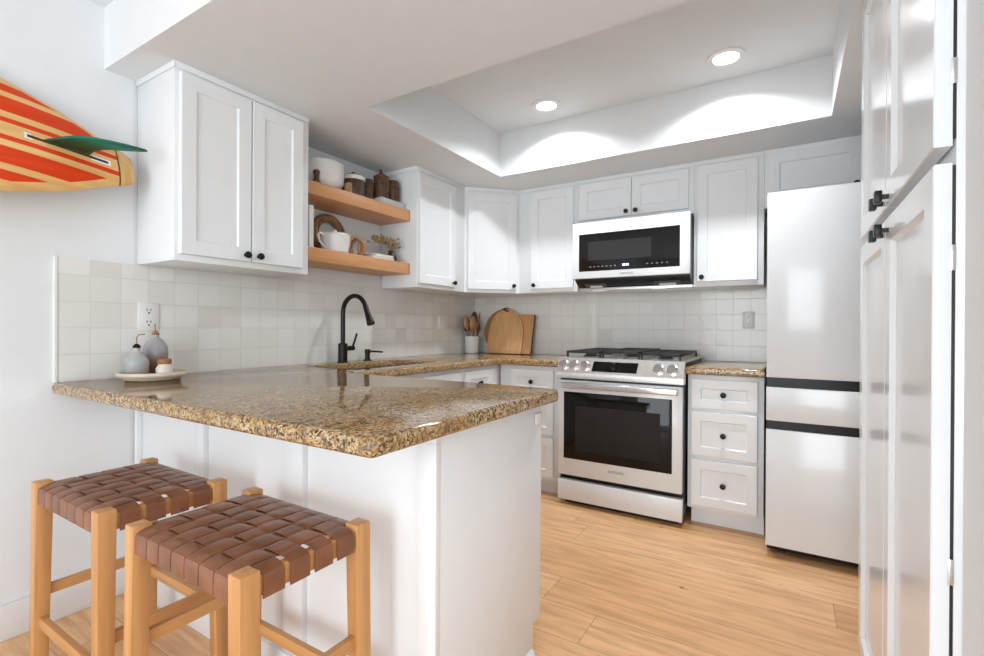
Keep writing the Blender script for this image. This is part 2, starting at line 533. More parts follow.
def curve_mesh(name, splines, half, bev, z, res=5):
    """flat slab with rounded edges and holes, from 2-D outlines"""
    cu = bpy.data.curves.new('outline', 'CURVE'); cu.dimensions = '2D'; cu.fill_mode = 'BOTH'
    for pts in splines:
        s = cu.splines.new('POLY'); s.points.add(len(pts) - 1)
        for q, p in zip(s.points, pts): q.co = (p[0], p[1], 0, 1)
        s.use_cyclic_u = True
    cu.extrude = half - bev; cu.bevel_depth = bev; cu.bevel_resolution = res; cu.offset = -bev
    tmp = bpy.data.objects.new('outline', cu); COL.objects.link(tmp)
    dg = bpy.context.evaluated_depsgraph_get(); dg.update()
    me = bpy.data.meshes.new_from_object(tmp.evaluated_get(dg))
    bpy.data.objects.remove(tmp); bpy.data.curves.remove(cu)
    bm = bmesh.new(); bm.from_mesh(me)
    bmesh.ops.remove_doubles(bm, verts=bm.verts, dist=1e-5)
    bmesh.ops.translate(bm, vec=(0, 0, z), verts=bm.verts)
    bmesh.ops.recalc_face_normals(bm, faces=bm.faces)
    bpy.data.meshes.remove(me)
    o = MB(); o.bm.free(); o.bm = bm
    return o


def text_mesh(body, size, O, U, V, depth=0.0006):
    cu = bpy.data.curves.new('lettering', 'FONT')
    cu.body = body; cu.size = size; cu.align_x = 'CENTER'; cu.align_y = 'CENTER'; cu.extrude = depth
    tmp = bpy.data.objects.new('lettering', cu); COL.objects.link(tmp)
    dg = bpy.context.evaluated_depsgraph_get(); dg.update()
    me = bpy.data.meshes.new_from_object(tmp.evaluated_get(dg))
    bpy.data.objects.remove(tmp); bpy.data.curves.remove(cu)
    U, V = Vector(U), Vector(V); W = U.cross(V)
    mt = Matrix((U, V, W)).transposed().to_4x4(); mt.translation = Vector(O)
    b = bmesh.new(); b.from_mesh(me); bpy.data.meshes.remove(me)
    bmesh.ops.transform(b, matrix=mt, verts=b.verts)
    o = MB(); o.bm.free(); o.bm = b
    return o


def arc(cx, cy, r, a0, a1, n):
    return [(cx + r * math.cos(math.radians(a0 + (a1 - a0) * i / n)), cy + r * math.sin(math.radians(a0 + (a1 - a0) * i / n))) for i in range(n + 1)]


def round_poly(pts, radii, n=5):
    out = []; k = len(pts)
    for i in range(k):
        p = Vector(pts[i]); r = radii[i]
        if r <= 0: out.append(tuple(p)); continue
        a = (Vector(pts[i - 1]) - p).normalized(); c = (Vector(pts[(i + 1) % k]) - p).normalized()
        s, e = p + a * r, p + c * r
        for t in range(n + 1):
            f = t / n
            out.append(tuple(s * (1 - f) ** 2 + p * 2 * f * (1 - f) + e * f * f))
    return out


KNOB = [(0.0075, 0.0), (0.0065, 0.004), (0.0060, 0.012), (0.0105, 0.015), (0.0150, 0.019), (0.0155, 0.024), (0.0130, 0.029), (0.006, 0.031), (0.0, 0.0312)]


def knob(parent, pos, axis):
    return MB().lathe(KNOB, pos, axis, 20).build('knob', 'black', parent)


# ------------------------------------------------------------------ the setting
ZC, ZB, ZT, DU, ZS = 0.9065, 1.3839, 2.1581, 0.3134, 2.1672
struct(MB().box(-0.12, 6.0, -4.0, 0.12, -0.08, 0.0).build('floor', 'floor'))
struct(MB().box(-0.12, 6.0, -7.1, -4.0, -0.08, 0.0).build('floor', 'bounce_floor'))  # unseen floor behind the camera, made pale to limit warm bounce light
struct(MB().box(-0.12, -0.008, -7.1, 0.12, 0, 2.52).build('wall_left', 'wall'))
struct(MB().box(-0.12, 6.0, 0.008, 0.12, 0, 2.52).build('wall_back', 'wall'))
w = MB()
w.box(3.20, 3.32, -2.556, 0.008, 0, 2.52)
w.box(2.603, 5.5, -2.68, -2.556, 0, 2.52)
struct(w.build('wall_right', 'wall'))
w = MB()
w.box(5.5, 5.62, -2.68, -2.556, 0, 2.52); w.box(5.5, 5.62, -7.0, -5.6, 0, 2.52); w.box(5.5, 5.62, -3.6, -2.68, 0, 2.52)
w.box(5.5, 5.62, -5.6, -3.6, 0, 0.4); w.box(5.5, 5.62, -5.6, -3.6, 2.3, 2.52)
struct(w.build('wall_side', 'wall'))
w = MB()
w.box(-0.12, 0.1, -7.1, -6.98, 0, 2.52); w.box(2.75, 3.3, -7.1, -6.98, 0, 2.52); w.box(5.1, 5.62, -7.1, -6.98, 0, 2.52)
w.box(0.1, 0.95, -7.1, -6.98, 0, 2.52); w.box(0.95, 2.75, -7.1, -6.98, 2.38, 2.52); w.box(3.3, 5.1, -7.1, -6.98, 0, 0.6); w.box(3.3, 5.1, -7.1, -6.98, 2.25, 2.52)
struct(w.build('wall_front', 'wall'))
# ceiling: dining ceiling, dropped kitchen soffit and its tray recess
TX0, TX1, TY0, TY1, TZ = 0.6613, 2.5435, -1.9244, -0.6846, 2.4655
w = MB()
w.box(-0.12, 6.0, -7.1, -2.7184, 2.417, 2.56)
w.box(-0.12, TX0, -2.7184, 0.12, ZS, 2.56)
w.box(TX1, 6.0, -2.7184, 0.12, ZS, 2.56)
w.box(TX0, TX1, -2.7184, TY0, ZS, 2.56)
w.box(TX0, TX1, TY1, 0.12, ZS, 2.56)
w.box(TX0, TX1, TY0, TY1, TZ, 2.56)
struct(w.build('ceiling', 'ceil'))
# tile backsplash on both walls
struct(MB().box(-0.008, 0, -2.8674, 0.0, ZC - 0.04, ZB).build('trim_1', 'tileL'))
struct(MB().box(0.0, 2.30, 0.0, 0.008, ZC - 0.04, 1.46).build('trim_2', 'tileB'))
struct(MB().box(-0.008, 0.003, -2.8755, -2.8674, ZC - 0.0, ZB + 0.002).build('trim_3', 'trim'))
w = MB()
w.box(-0.008, 0.007, -7.0, -2.622, 0, 0.128, 0.004)
struct(w.build('baseboard_left', 'trim'))

# ------------------------------------------------------------------ upper cabinets
def crown(parent, pts):
    b = MB()
    for (p, q, n) in pts:
        p, q, n = Vector(p), Vector(q), Vector(n)
        u = (q - p)
        b.hexa([p, q, q + n * 0.006, p + n * 0.006], [a + Vector((0, 0, ZS - 2.142)) for a in (p, q, q + n * 0.006, p + n * 0.006)], 0.0015)
    return b.build('crown_trim', 'cab', parent)


ZR = 2.142
UG = 'white shaker wall cabinets'
c = thing('wall_cabinet', 'white two-door wall cabinet nearest the surfboard, left of the open shelves', 'cabinet', (0, -2.30, ZB), UG)
MB().box(0.001, DU, -2.603, -1.984, ZB, ZT, 0.0015).build('body', 'cab', c)
for a, e, ky in ((-2.587, -2.295, -2.322), (-2.289, -2.026, -2.262)):
    d = MB().shaker((DU, a, 1.410), (0, 1, 0), (1, 0, 0), e - a, 0.719).build('door', 'cab', c)
    knob(d, (DU + 0.019, ky, 1.437), (1, 0, 0))
crown(c, [((DU, -2.6028, ZR), (DU, -1.984, ZR), (1, 0, 0)), ((0.0, -2.603, ZR), (DU + 0.006, -2.603, ZR), (0, -1, 0))])
c = thing('wall_cabinet', 'narrow single-door white wall cabinet just right of the wooden shelves', 'cabinet', (0, -0.9, ZB), UG)
MB().box(0.001, DU, -1.152, -0.6175, ZB, ZT, 0.0015).build('body', 'cab', c)
d = MB().shaker((DU, -1.142, 1.410), (0, 1, 0), (1, 0, 0), 0.390, 0.719).build('door', 'cab', c)
knob(d, (DU + 0.019, -0.782, 1.437), (1, 0, 0))
crown(c, [((DU, -1.152, ZR), (DU, -0.6175, ZR), (1, 0, 0)), ((0, -1.152, ZR), (DU + 0.006, -1.152, ZR), (0, -1, 0))])
c = thing('wall_cabinet', 'angled white corner wall cabinet above the cutting boards', 'cabinet', (0.3, -0.3, ZB), UG)
P5 = [(0.001, -0.001), (0.001, -0.6165), (DU, -0.6165), (0.614, -DU), (0.614, -0.001)]
MB().prism(P5, lambda a, e, t: (a, e, ZB + t), ZT - ZB).build('body', 'cab', c)
U = Vector((0.614 - DU, 0.6165 - DU, 0)).normalized(); NN = Vector((U.y, -U.x, 0))
O = Vector((DU, -0.6165, 1.408)) + U * 0.024
d = MB().shaker(O, U, NN, 0.378, 0.716).build('door', 'cab', c)
knob(d, O + U * 0.350 + NN * 0.019 + Vector((0, 0, 0.028)), NN)
p0 = Vector((DU, -0.6165, ZR)); crown(c, [(p0, p0 + U * 0.428, NN)])
c = thing('wall_cabinet', 'single-door white wall cabinet between the corner cabinet and the microwave', 'cabinet', (0.85, -0.15, ZB), UG)
MB().box(0.6145, 1.0855, -DU, -0.001, ZB, ZT, 0.0015).build('body', 'cab', c)
d = MB().shaker((0.720, -DU, 1.411), (1, 0, 0), (0, -1, 0), 0.338, 0.722).build('door', 'cab', c)
knob(d, (0.752, -DU - 0.019, 1.437), (0, -1, 0))
crown(c, [((0.6145, -DU, ZR), (1.0855, -DU, ZR), (0, -1, 0))])
c = thing('wall_cabinet', 'short two-door white wall cabinet above the microwave', 'cabinet', (1.47, -0.15, 1.85), UG)
MB().box(1.0865, 1.857, -DU, -0.001, 1.846, ZT, 0.0015).build('body', 'cab', c)
for a, e, kx in ((1.101, 1.466, 1.438), (1.472, 1.828, 1.501)):
    d = MB().shaker((a, -DU, 1.879), (1, 0, 0), (0, -1, 0), e - a, 0.253).build('door', 'cab', c)
    knob(d, (kx, -DU - 0.019, 1.905), (0, -1, 0))
crown(c, [((1.0865, -DU, ZR), (1.857, -DU, ZR), (0, -1, 0))])
c = thing('wall_cabinet', 'single-door white wall cabinet between the microwave and the fridge', 'cabinet', (2.05, -0.15, ZB), UG)
MB().box(1.858, 2.243, -DU, -0.001, ZB, ZT, 0.0015).build('body', 'cab', c)
d = MB().shaker((1.879, -DU, 1.414), (1, 0, 0), (0, -1, 0), 0.331, 0.721).build('door', 'cab', c)
knob(d, (1.909, -DU - 0.019, 1.441), (0, -1, 0))
crown(c, [((1.858, -DU, ZR), (2.243, -DU, ZR), (0, -1, 0))])
c = thing('wall_cabinet', 'wide short white wall cabinet above the fridge, partly hidden by the fridge top', 'cabinet', (2.7, -0.15, 1.85), UG)
MB().box(2.244, 3.195, -DU, -0.001, 1.83, ZT, 0.0015).build('body', 'cab', c)
for a, e, kx in ((2.262, 2.704, 2.675), (2.712, 3.165, 2.74)):
    d = MB().shaker((a, -DU, 1.862), (1, 0, 0), (0, -1, 0), e - a, 0.278).build('door', 'cab', c)
    knob(d, (kx, -DU - 0.019, 1.905), (0, -1, 0))
crown(c, [((2.244, -DU, ZR), (3.195, -DU, ZR), (0, -1, 0))])

# ------------------------------------------------------------------ base cabinets
ZU = ZC - 0.0433
BG = 'white shaker base cabinets'


def drawer(parent, O, U, Nn, w_, h_, fr=0.05):
    d_ = MB().shaker(O, U, Nn, w_, h_, fr, 0.019).build('drawer', 'cab', parent)
    O, U, Nn = Vector(O), Vector(U), Vector(Nn)
    knob(d_, O + U * (w_ / 2) + Nn * 0.019 * (9 / 19 if False else 1) - Nn * 0.010 + Vector((0, 0, h_ / 2)), Nn)
    return d_


c = thing('base_cabinet', 'white three-drawer base cabinet between the range and the fridge', 'cabinet', (2.07, -0.3, 0), BG)
MB().box(1.878, 2.2604, -0.6034, -0.02, 0.10, ZU, 0.0015).build('body', 'cab', c)
MB().box(1.890, 2.2604, -0.5411, -0.02, 0.0, 0.10).build('toe_kick', 'cab', c)
for z0, z1 in ((0.673, 0.838), (0.405, 0.654), (0.122, 0.382)):
    drawer(c, (1.898, -0.6034, z0), (1, 0, 0), (0, -1, 0), 0.333, z1 - z0)
c = thing('base_cabinet', 'white drawer base cabinet left of the range, half hidden by the peninsula', 'cabinet', (0.86, -0.3, 0), BG)
MB().box(0.6245, 1.105, -0.6034, -0.02, 0.10, ZU, 0.0015).build('body', 'cab', c)
MB().box(0.6245, 1.105, -0.5411, -0.02, 0.0, 0.10).build('toe_kick', 'cab', c)
for z0, z1 in ((0.673, 0.838), (0.405, 0.654), (0.122, 0.382)):
    drawer(c, (0.715, -0.6034, z0), (1, 0, 0), (0, -1, 0), 0.326, z1 - z0)
c = thing('base_cabinet', 'white drawer base cabinet under the left counter, in the corner past the sink', 'cabinet', (0.3, -0.8, 0), BG)
MB().box(0.02, 0.606, -1.06, -0.02, 0.10, ZU, 0.0015).build('body', 'cab', c)
MB().box(0.02, 0.541, -1.06, -0.02, 0.0, 0.10).build('toe_kick', 'cab', c)
for z0, z1 in ((0.673, 0.838), (0.405, 0.654), (0.122, 0.382)):
    drawer(c, (0.606, -1.035, z0), (0, 1, 0), (1, 0, 0), 0.33, z1 - z0)
c = thing('base_cabinet', 'white sink base cabinet under the faucet, between peninsula and corner drawers', 'cabinet', (0.3, -1.5, 0), BG)
b = MB()
b.box(0.02, 0.606, -1.998, -1.98, 0.10, ZU); b.box(0.02, 0.606, -1.078, -1.062, 0.10, ZU); b.box(0.02, 0.606, -1.98, -1.078, 0.10, 0.118)
b.box(0.588, 0.606, -1.98, -1.078, 0.118, ZU); b.box(0.02, 0.03, -1.98, -1.078, 0.118, ZU)
b.build('body', 'cab', c)
MB().box(0.02, 0.541, -1.998, -1.062, 0, 0.10).build('toe_kick', 'cab', c)
for a, e, ky in ((-1.975, -1.525, -1.56), (-1.519, -1.085, -1.48)):
    MB().shaker((0.606, a, 0.673), (0, 1, 0), (1, 0, 0), e - a, 0.165, 0.05).build('false_front', 'cab', c)
    d = MB().shaker((0.606, a, 0.122), (0, 1, 0), (1, 0, 0), e - a, 0.53).build('door', 'cab', c)
    knob(d, (0.625, ky, 0.61), (1, 0, 0))
# peninsula
XE, YF = 1.6245, -2.61
c = thing('peninsula_cabinet', 'white peninsula base with a panelled front facing the bar stools', 'cabinet', (0.8, -2.3, 0))
prof = [(YF + 0.020, 0), (-2.0645, 0), (-2.0645, 0.10), (-2.0083, 0.10), (-2.0083, ZU), (YF + 0.020, ZU)]
MB().prism(prof, lambda a, e, t: (XE - t, a, e), XE - 0.001, 0.001).build('body', 'cab', c)
b = MB()
for x0, x1 in ((0.0, 0.0235), (0.4813, 0.5438), (1.0147, 1.1076), (1.567, XE)):
    b.box(x0, x1, YF, YF + 0.020, 0.104, 0.8315, 0.001)
b.box(0.0, XE, YF, YF + 0.020, 0.832, ZU, 0.001)
b.build('front_frame', 'cab', c)
b = MB()
b.box(0.0, XE + 0.004, YF - 0.010, YF + 0.020, 0, 0.103, 0.003)
b.build('base_moulding', 'cab', c)
b = MB(); b.prism([(0, 0), (0.014, 0), (0.013, 0.008), (0.008, 0.015), (0, 0.019)], lambda a, e, t: (XE + a, YF - 0.010 + t, e), 0.545)
b.build('shoe_moulding', 'cab', c)
MB().box(0.62, 1.5, -2.0083, -2.0, 0.11, ZU).build('kitchen_side_frame', 'cab', c)
for a in (0.66, 1.10):
    d = MB().shaker((a + 0.42, -2.0, 0.122), (-1, 0, 0), (0, 1, 0), 0.42, 0.72).build('door', 'cab', c)
    knob(d, (a + 0.05, -1.981, 0.79), (0, 1, 0))
b = MB().box(XE, XE + 0.010, -2.067, -2.014, 0.787, 0.828, 0.006, 3)
tag(b.build('bumper_plate', 'plastic'), 'small white square plastic plate on the end of the peninsula', 'plate')

# ------------------------------------------------------------------ stone tops and sink
SX0, SX1, SY0, SY1 = 0.130, 0.505, -1.862, -1.165
outer = round_poly([(0.001, -2.884), (1.684, -2.886), (1.684, -1.967), (0.645, -1.967), (0.645, -0.645), (1.105, -0.645), (1.105, -0.001), (0.001, -0.001)],
                   [0.012, 0.022, 0.04, 0.02, 0.03, 0, 0, 0])
hole = round_poly([(SX0, SY0), (SX0, SY1), (SX1, SY1), (SX1, SY0)], [0.05] * 4, 6)
tag(curve_mesh('countertop', [outer, hole], 0.0215, 0.014, ZC - 0.0215).build('countertop', 'granite'),
    'brown and gold granite worktop of the peninsula, running round past the sink', 'worktop', 'granite worktops')
rc = round_poly([(1.8705, -0.645), (2.262, -0.645), (2.262, -0.001), (1.8705, -0.001)], [0, 0, 0, 0])
tag(curve_mesh('countertop', [rc], 0.0215, 0.014, ZC - 0.0215).build('countertop', 'granite'),
    'short granite worktop between the range and the fridge', 'worktop', 'granite worktops')
s = thing('kitchen_sink', 'steel double-bowl sink set in the granite below the dark faucet', 'sink', (0.3, -1.5, 0.68))
for k, (a, e) in enumerate(((SY0 - 0.008, -1.53), (-1.51, SY1 + 0.008))):
    b = MB(); x0, x1, zt = SX0 - 0.008, SX1 + 0.008, ZC - 0.0435
    zb = zt - 0.19; tk = 0.004
    b.box(x0, x1, a, e, zb - tk, zb); b.box(x0 - tk, x0, a - tk, e + tk, zb - tk, zt); b.box(x1, x1 + tk, a - tk, e + tk, zb - tk, zt)
    b.box(x0, x1, a - tk, a, zb - tk, zt); b.box(x0, x1, e, e + tk, zb - tk, zt)
    bw = b.build('basin', 'steel2', s)
    MB().lathe([(0.0, 0), (0.028, 0), (0.042, 0.003), (0.044, 0.001), (0.044, 0)], ((x0 + x1) / 2, (a + e) / 2, zb + 0.0002)).build('drain', 'steel', bw)
MB().box(SX0 - 0.008, SX1 + 0.008, -1.5265, -1.5135, ZC - 0.075, ZC - 0.050, 0.003).build('divider', 'steel2', s)

# faucet
FX, FY = 0.075, -1.550
f = thing('kitchen_faucet', 'tall dark bronze gooseneck faucet standing behind the sink', 'faucet', (FX, FY, ZC))
MB().lathe([(0, 0), (0.031, 0), (0.031, 0.006), (0.0275, 0.010), (0.0275, 0.112), (0.0245, 0.116), (0.015, 0.118), (0, 0.118)], (FX, FY, ZC)).build('base', 'bronze', f)
R = 0.098
path = [(FX, FY, ZC + 0.11), (FX, FY, ZC + 0.20), (FX, FY, 1.208)]
path += [(FX + R - R * math.cos(t), FY, 1.208 + R * math.sin(t)) for t in [math.radians(a) for a in range(8, 166, 8)]]
MB().tube(path, 0.0138, 14).build('spout', 'bronze', f)
e1 = Vector(path[-1]); dr = (Vector(path[-1]) - Vector(path[-2])).normalized()
MB().lathe([(0, 0), (0.0150, 0), (0.0155, 0.020), (0.0165, 0.045), (0.0200, 0.085), (0.0235, 0.112), (0.0235, 0.118), (0.020, 0.120), (0, 0.120)], e1 - dr * 0.005, dr, 20).build('spray_head', 'bronze', f)
b = MB().tube([(FX, FY + 0.02, ZC + 0.085), (FX, FY + 0.085, ZC + 0.085)], 0.0145, 14)
hb = b.build('handle_stub', 'bronze', f)
MB().tube([(FX, FY + 0.074, ZC + 0.085), (FX + 0.006, FY + 0.086, ZC + 0.125), (FX + 0.012, FY + 0.100, ZC + 0.175)], [0.007, 0.0065, 0.0060], 10).build('lever', 'bronze', hb)
f = thing('soap_dispenser', 'small dark bronze soap pump beside the faucet', 'soap dispenser', (0.06, -1.335, ZC))
MB().lathe([(0, 0), (0.026, 0), (0.026, 0.005), (0.016, 0.010), (0.015, 0.040), (0.018, 0.044), (0.018, 0.070), (0.012, 0.073), (0, 0.073)], (0.06, -1.335, ZC)).build('base', 'bronze', f)
MB().tube([(0.06, -1.335, ZC + 0.058), (0.09, -1.305, ZC + 0.058), (0.132, -1.270, ZC + 0.054)], [0.0065, 0.006, 0.005], 10).build('nozzle', 'bronze', f)

# ------------------------------------------------------------------ range
r = thing('gas_range', 'white and stainless gas range with black oven window', 'range', (1.49, -0.35, 0))
RX0, RX1, RY = 1.1115, 1.8665, -0.7037
MB().box(RX0, RX1, RY + 0.045, -0.02, 0.05, 0.925, 0.002).build('body', 'blackgap', r)
MB().box(RX0 + 0.03, RX1 - 0.03, RY + 0.06, -0.06, 0.0, 0.05).build('foot', 'blackgap', r)
MB().box(RX0, RX1, RY, RY + 0.044, 0.034, 0.160, 0.003).build('warming_drawer', 'glassw', r)
d = MB().box(RX0 + 0.004, RX1 - 0.002, RY, RY + 0.044, 0.192, 0.793, 0.003).build('oven_door', 'glassw', r)
MB().box(1.153, 1.811, RY - 0.002, RY + 0.002, 0.298, 0.720, 0.001).build('window', 'glassb', d)
MB().box(1.229, 1.746, RY - 0.0028, RY - 0.0022, 0.352, 0.634).build('window_pane', 'glassg', d)
b = MB()
b.box(1.150, 1.845, RY - 0.044, RY - 0.024, 0.748, 0.784, 0.006, 3)
b.box(1.165, 1.195, RY - 0.03, RY + 0.001, 0.752, 0.780, 0.003); b.box(1.80, 1.83, RY - 0.03, RY + 0.001, 0.752, 0.780, 0.003)
b.build('handle', 'steel2', d)
text_mesh('SAMSUNG', 0.021, (1.490, RY - 0.0008, 0.254), (1, 0, 0), (0, 0, 1)).build('maker_lettering', 'grey', d)
# control panel: rounded stainless lip and sloped face
PZ0, PZ1 = 0.806, 0.936
prof = [(RY + 0.05, PZ0), (RY - 0.014, PZ0), (RY - 0.020, PZ0 + 0.004), (RY - 0.022, PZ0 + 0.030), (RY - 0.017, PZ0 + 0.042), (RY + 0.026, PZ1), (RY + 0.05, PZ1)]
cp = MB().prism(prof, lambda a, e, t: (RX0 - 0.003 + t, a, e), RX1 - RX0 + 0.010).build('control_panel', 'steel', r)
A0, A1 = Vector((0, RY - 0.017, PZ0 + 0.042)), Vector((0, RY + 0.026, PZ1))
UP = (A1 - A0).normalized(); NP = Vector((0, UP.z * -1, UP.y))
LEN = (A1 - A0).length
MB().hexa([A0 + UP * 0.010 + Vector((x, 0, 0)) + NP * h for x, h in ((1.338, -0.002), (1.612, -0.002), (1.612, 0.0012), (1.338, 0.0012))],
          [A0 + UP * 0.076 + Vector((x, 0, 0)) + NP * h for x, h in ((1.345, -0.002), (1.618, -0.002), (1.618, 0.0012), (1.345, 0.0012))]).build('display', 'glassb', cp)
q = A0 + UP * 0.044 + Vector((1.468, 0, 0))
MB().lathe([(0.027, 0), (0.026, 0.012), (0.022, 0.014), (0, 0.014)], q, NP, 24).build('dial', 'glassb', cp)
for kx in (1.152, 1.222, 1.294, 1.735, 1.812):
    q = A0 + UP * 0.042 + Vector((kx, 0, 0))
    kb = MB().lathe([(0.032, 0), (0.032, 0.004), (0.027, 0.006), (0.0265, 0.024), (0.024, 0.027), (0, 0.027)], q, NP, 24).build('burner_knob', 'steel2', cp)
    mt = Matrix.Translation(q + NP * 0.027) @ Matrix((Vector((1, 0, 0)), UP, NP)).transposed().to_4x4()
    MB().box(-0.0045, 0.0045, -0.024, 0.024, 0, 0.006, 0.001, 1, mt).build('grip', 'steel', kb)
MB().box(RX0 - 0.003, RX1 + 0.007, RY + 0.050, -0.02, 0.9255, 0.936, 0.003).build('cooktop', 'steel', r)
for gx0, gx1 in ((1.135, 1.365), (1.372, 1.606), (1.613, 1.843)):
    b = MB(); gy0, gy1 = -0.625, -0.06; z0, z1 = 0.961, 0.975
    mid = gx0 > 1.36 and gx0 < 1.4
    if mid: z0, z1 = 0.966, 0.982
    bw = 0.012
    for yy in (gy0, gy1 - bw): b.box(gx0, gx1, yy, yy + bw, z0, z1, 0.002)
    for xx in (gx0, gx1 - bw): b.box(xx, xx + bw, gy0, gy1, z0, z1, 0.002)
    xm = (gx0 + gx1) / 2
    b.box(xm - 0.006, xm + 0.006, gy0, gy1, z0, z1, 0.002)
    for yy in (-0.55, -0.48, -0.345, -0.20, -0.13): b.box(gx0, gx1, yy - 0.005, yy + 0.005, z0, z1, 0.002)
    for xx in (gx0, gx1 - bw):
        for yy in (gy0, gy1 - bw): b.box(xx, xx + bw, yy, yy + bw, 0.9358, z0 + 0.002)
    b.build('grate', 'iron', r)
    for yy in ((-0.48, -0.19) if not mid else (-0.34,)):
        MB().lathe([(0, 0), (0.05, 0), (0.05, 0.006), (0.036, 0.010), (0.036, 0.018), (0.030, 0.021), (0, 0.021)], (xm, yy, 0.9359), (0, 0, 1), 24, 1.0, 1.0 if not mid else 1.6).build('burner', 'iron', r)
MB().box(1.455, 1.500, -0.60, -0.52, 0.9363, 0.9385, 0.001).build('spill_plate', 'steel2', r)

# ------------------------------------------------------------------ microwave
mw = thing('microwave', 'white over-the-range microwave with black window', 'microwave', (1.48, -0.2, 1.39))
MX0, MX1, MY = 1.103, 1.8575, -0.4524
b = MB(); b.prism([(-0.005, 1.402), (-0.33, 1.402), (-0.40, 1.440), (-0.413, 1.452), (-0.413, 1.832), (-0.005, 1.832)], lambda a, e, t: (MX0 + 0.004 + t, a, e), MX1 - MX0 - 0.008)
b.build('body', 'blackgap', mw)
b = MB().box(MX0 + 0.010, MX1 - 0.002, -0.335, -0.01, 1.383, 1.4015, 0.002).build('vent_plate', 'steel', mw)
for x0 in (1.20, 1.60):
    MB().box(x0, x0 + 0.09, -0.325, -0.285, 1.3815, 1.3832).build('hood_lamp', 'hoodlamp', b)
for x0, x1 in ((1.165, 1.31), (1.63, 1.79)):
    P_ = lambda f, h: (-0.40 + 0.07 * f - 0.48 * h, 1.440 - 0.038 * f - 0.87 * h)
    (ya, za), (yb, zb), (yc, zc), (yd, zd) = P_(0.35, 0), P_(0.95, 0), P_(0.95, 0.004), P_(0.35, 0.004)
    h_ = MB().hexa([(x0, ya, za), (x1, ya, za), (x1, yb, zb), (x0, yb, zb)], [(x0, yd, zd), (x1, yd, zd), (x1, yc, zc), (x0, yc, zc)]).build('light_housing', 'slot', mw)
    (ya, za), (yb, zb), (yc, zc), (yd, zd) = P_(0.62, 0.004), P_(0.88, 0.004), P_(0.88, 0.006), P_(0.62, 0.006)
    MB().hexa([(x0 + 0.03, ya, za), (x1 - 0.03, ya, za), (x1 - 0.03, yb, zb), (x0 + 0.03, yb, zb)], [(x0 + 0.03, yd, zd), (x1 - 0.03, yd, zd), (x1 - 0.03, yc, zc), (x0 + 0.03, yc, zc)]).build('lamp_lens', 'plastic', h_)
d = MB().box(MX0, MX1, MY, -0.4135, 1.457, 1.834, 0.003).build('door', 'glassw', mw)
MB().box(1.150, 1.801, MY - 0.0015, MY + 0.002, 1.504, 1.755).build('window', 'glassb', d)
MB().box(1.215, 1.630, MY - 0.0022, MY - 0.0016, 1.575, 1.700).build('window_pane', 'glassg', d)
text_mesh('SAMSUNG', 0.019, (1.476, MY - 0.0008, 1.479), (1, 0, 0), (0, 0, 1)).build('maker_lettering', 'grey', d)
b = MB()
for i in range(4): b.box(1.449 + i * 0.011, 1.456 + i * 0.011, MY - 0.0024, MY - 0.0016, 1.528, 1.542)
b.build('clock', 'led', d)
b = MB()
for i in range(7): b.box(1.225 + i * 0.028, 1.237 + i * 0.028, MY - 0.0022, MY - 0.0016, 1.529, 1.535)
for i in range(5): b.box(1.60 + i * 0.030, 1.612 + i * 0.030, MY - 0.0022, MY - 0.0016, 1.529, 1.535)
b.build('control_marks', 'grey', d)

# ------------------------------------------------------------------ fridge
fr = thing('refrigerator', 'tall white glass-door fridge with black handle bands', 'refrigerator', (2.7, -0.45, 0))
FX0, FX1, FYD = 2.2777, 3.185, -0.8231
MB().box(FX0 + 0.004, FX1, FYD + 0.062, -0.03, 0.02, 1.775, 0.003).build('body', 'blackgap', fr)
b = MB()
for xx in (FX0 + 0.05, FX1 - 0.09):
    for yy in (-0.72, -0.12): b.box(xx, xx + 0.04, yy, yy + 0.04, 0, 0.022)
b.build('foot', 'blackgap', fr)
xm = (FX0 + FX1) / 2
MB().box(FX0, xm - 0.002, FYD, FYD + 0.060, 0.886, 1.7935, 0.003).build('upper_door', 'glassw', fr)
MB().box(xm + 0.002, FX1, FYD, FYD + 0.060, 0.886, 1.7935, 0.003).build('upper_door', 'glassw', fr)
MB().box(FX0, FX1, FYD, FYD + 0.060, 0.674, 0.838, 0.003).build('middle_drawer', 'glassw', fr)
MB().box(FX0, FX1, FYD, FYD + 0.060, 0.0587, 0.631, 0.003).build('bottom_drawer', 'glassw', fr)
for a, e in ((0.839, 0.885), (0.632, 0.673)):
    MB().box(FX0 + 0.002, FX1 - 0.002, FYD + 0.006, FYD + 0.0615, a, e).build('handle_band', 'black', fr)

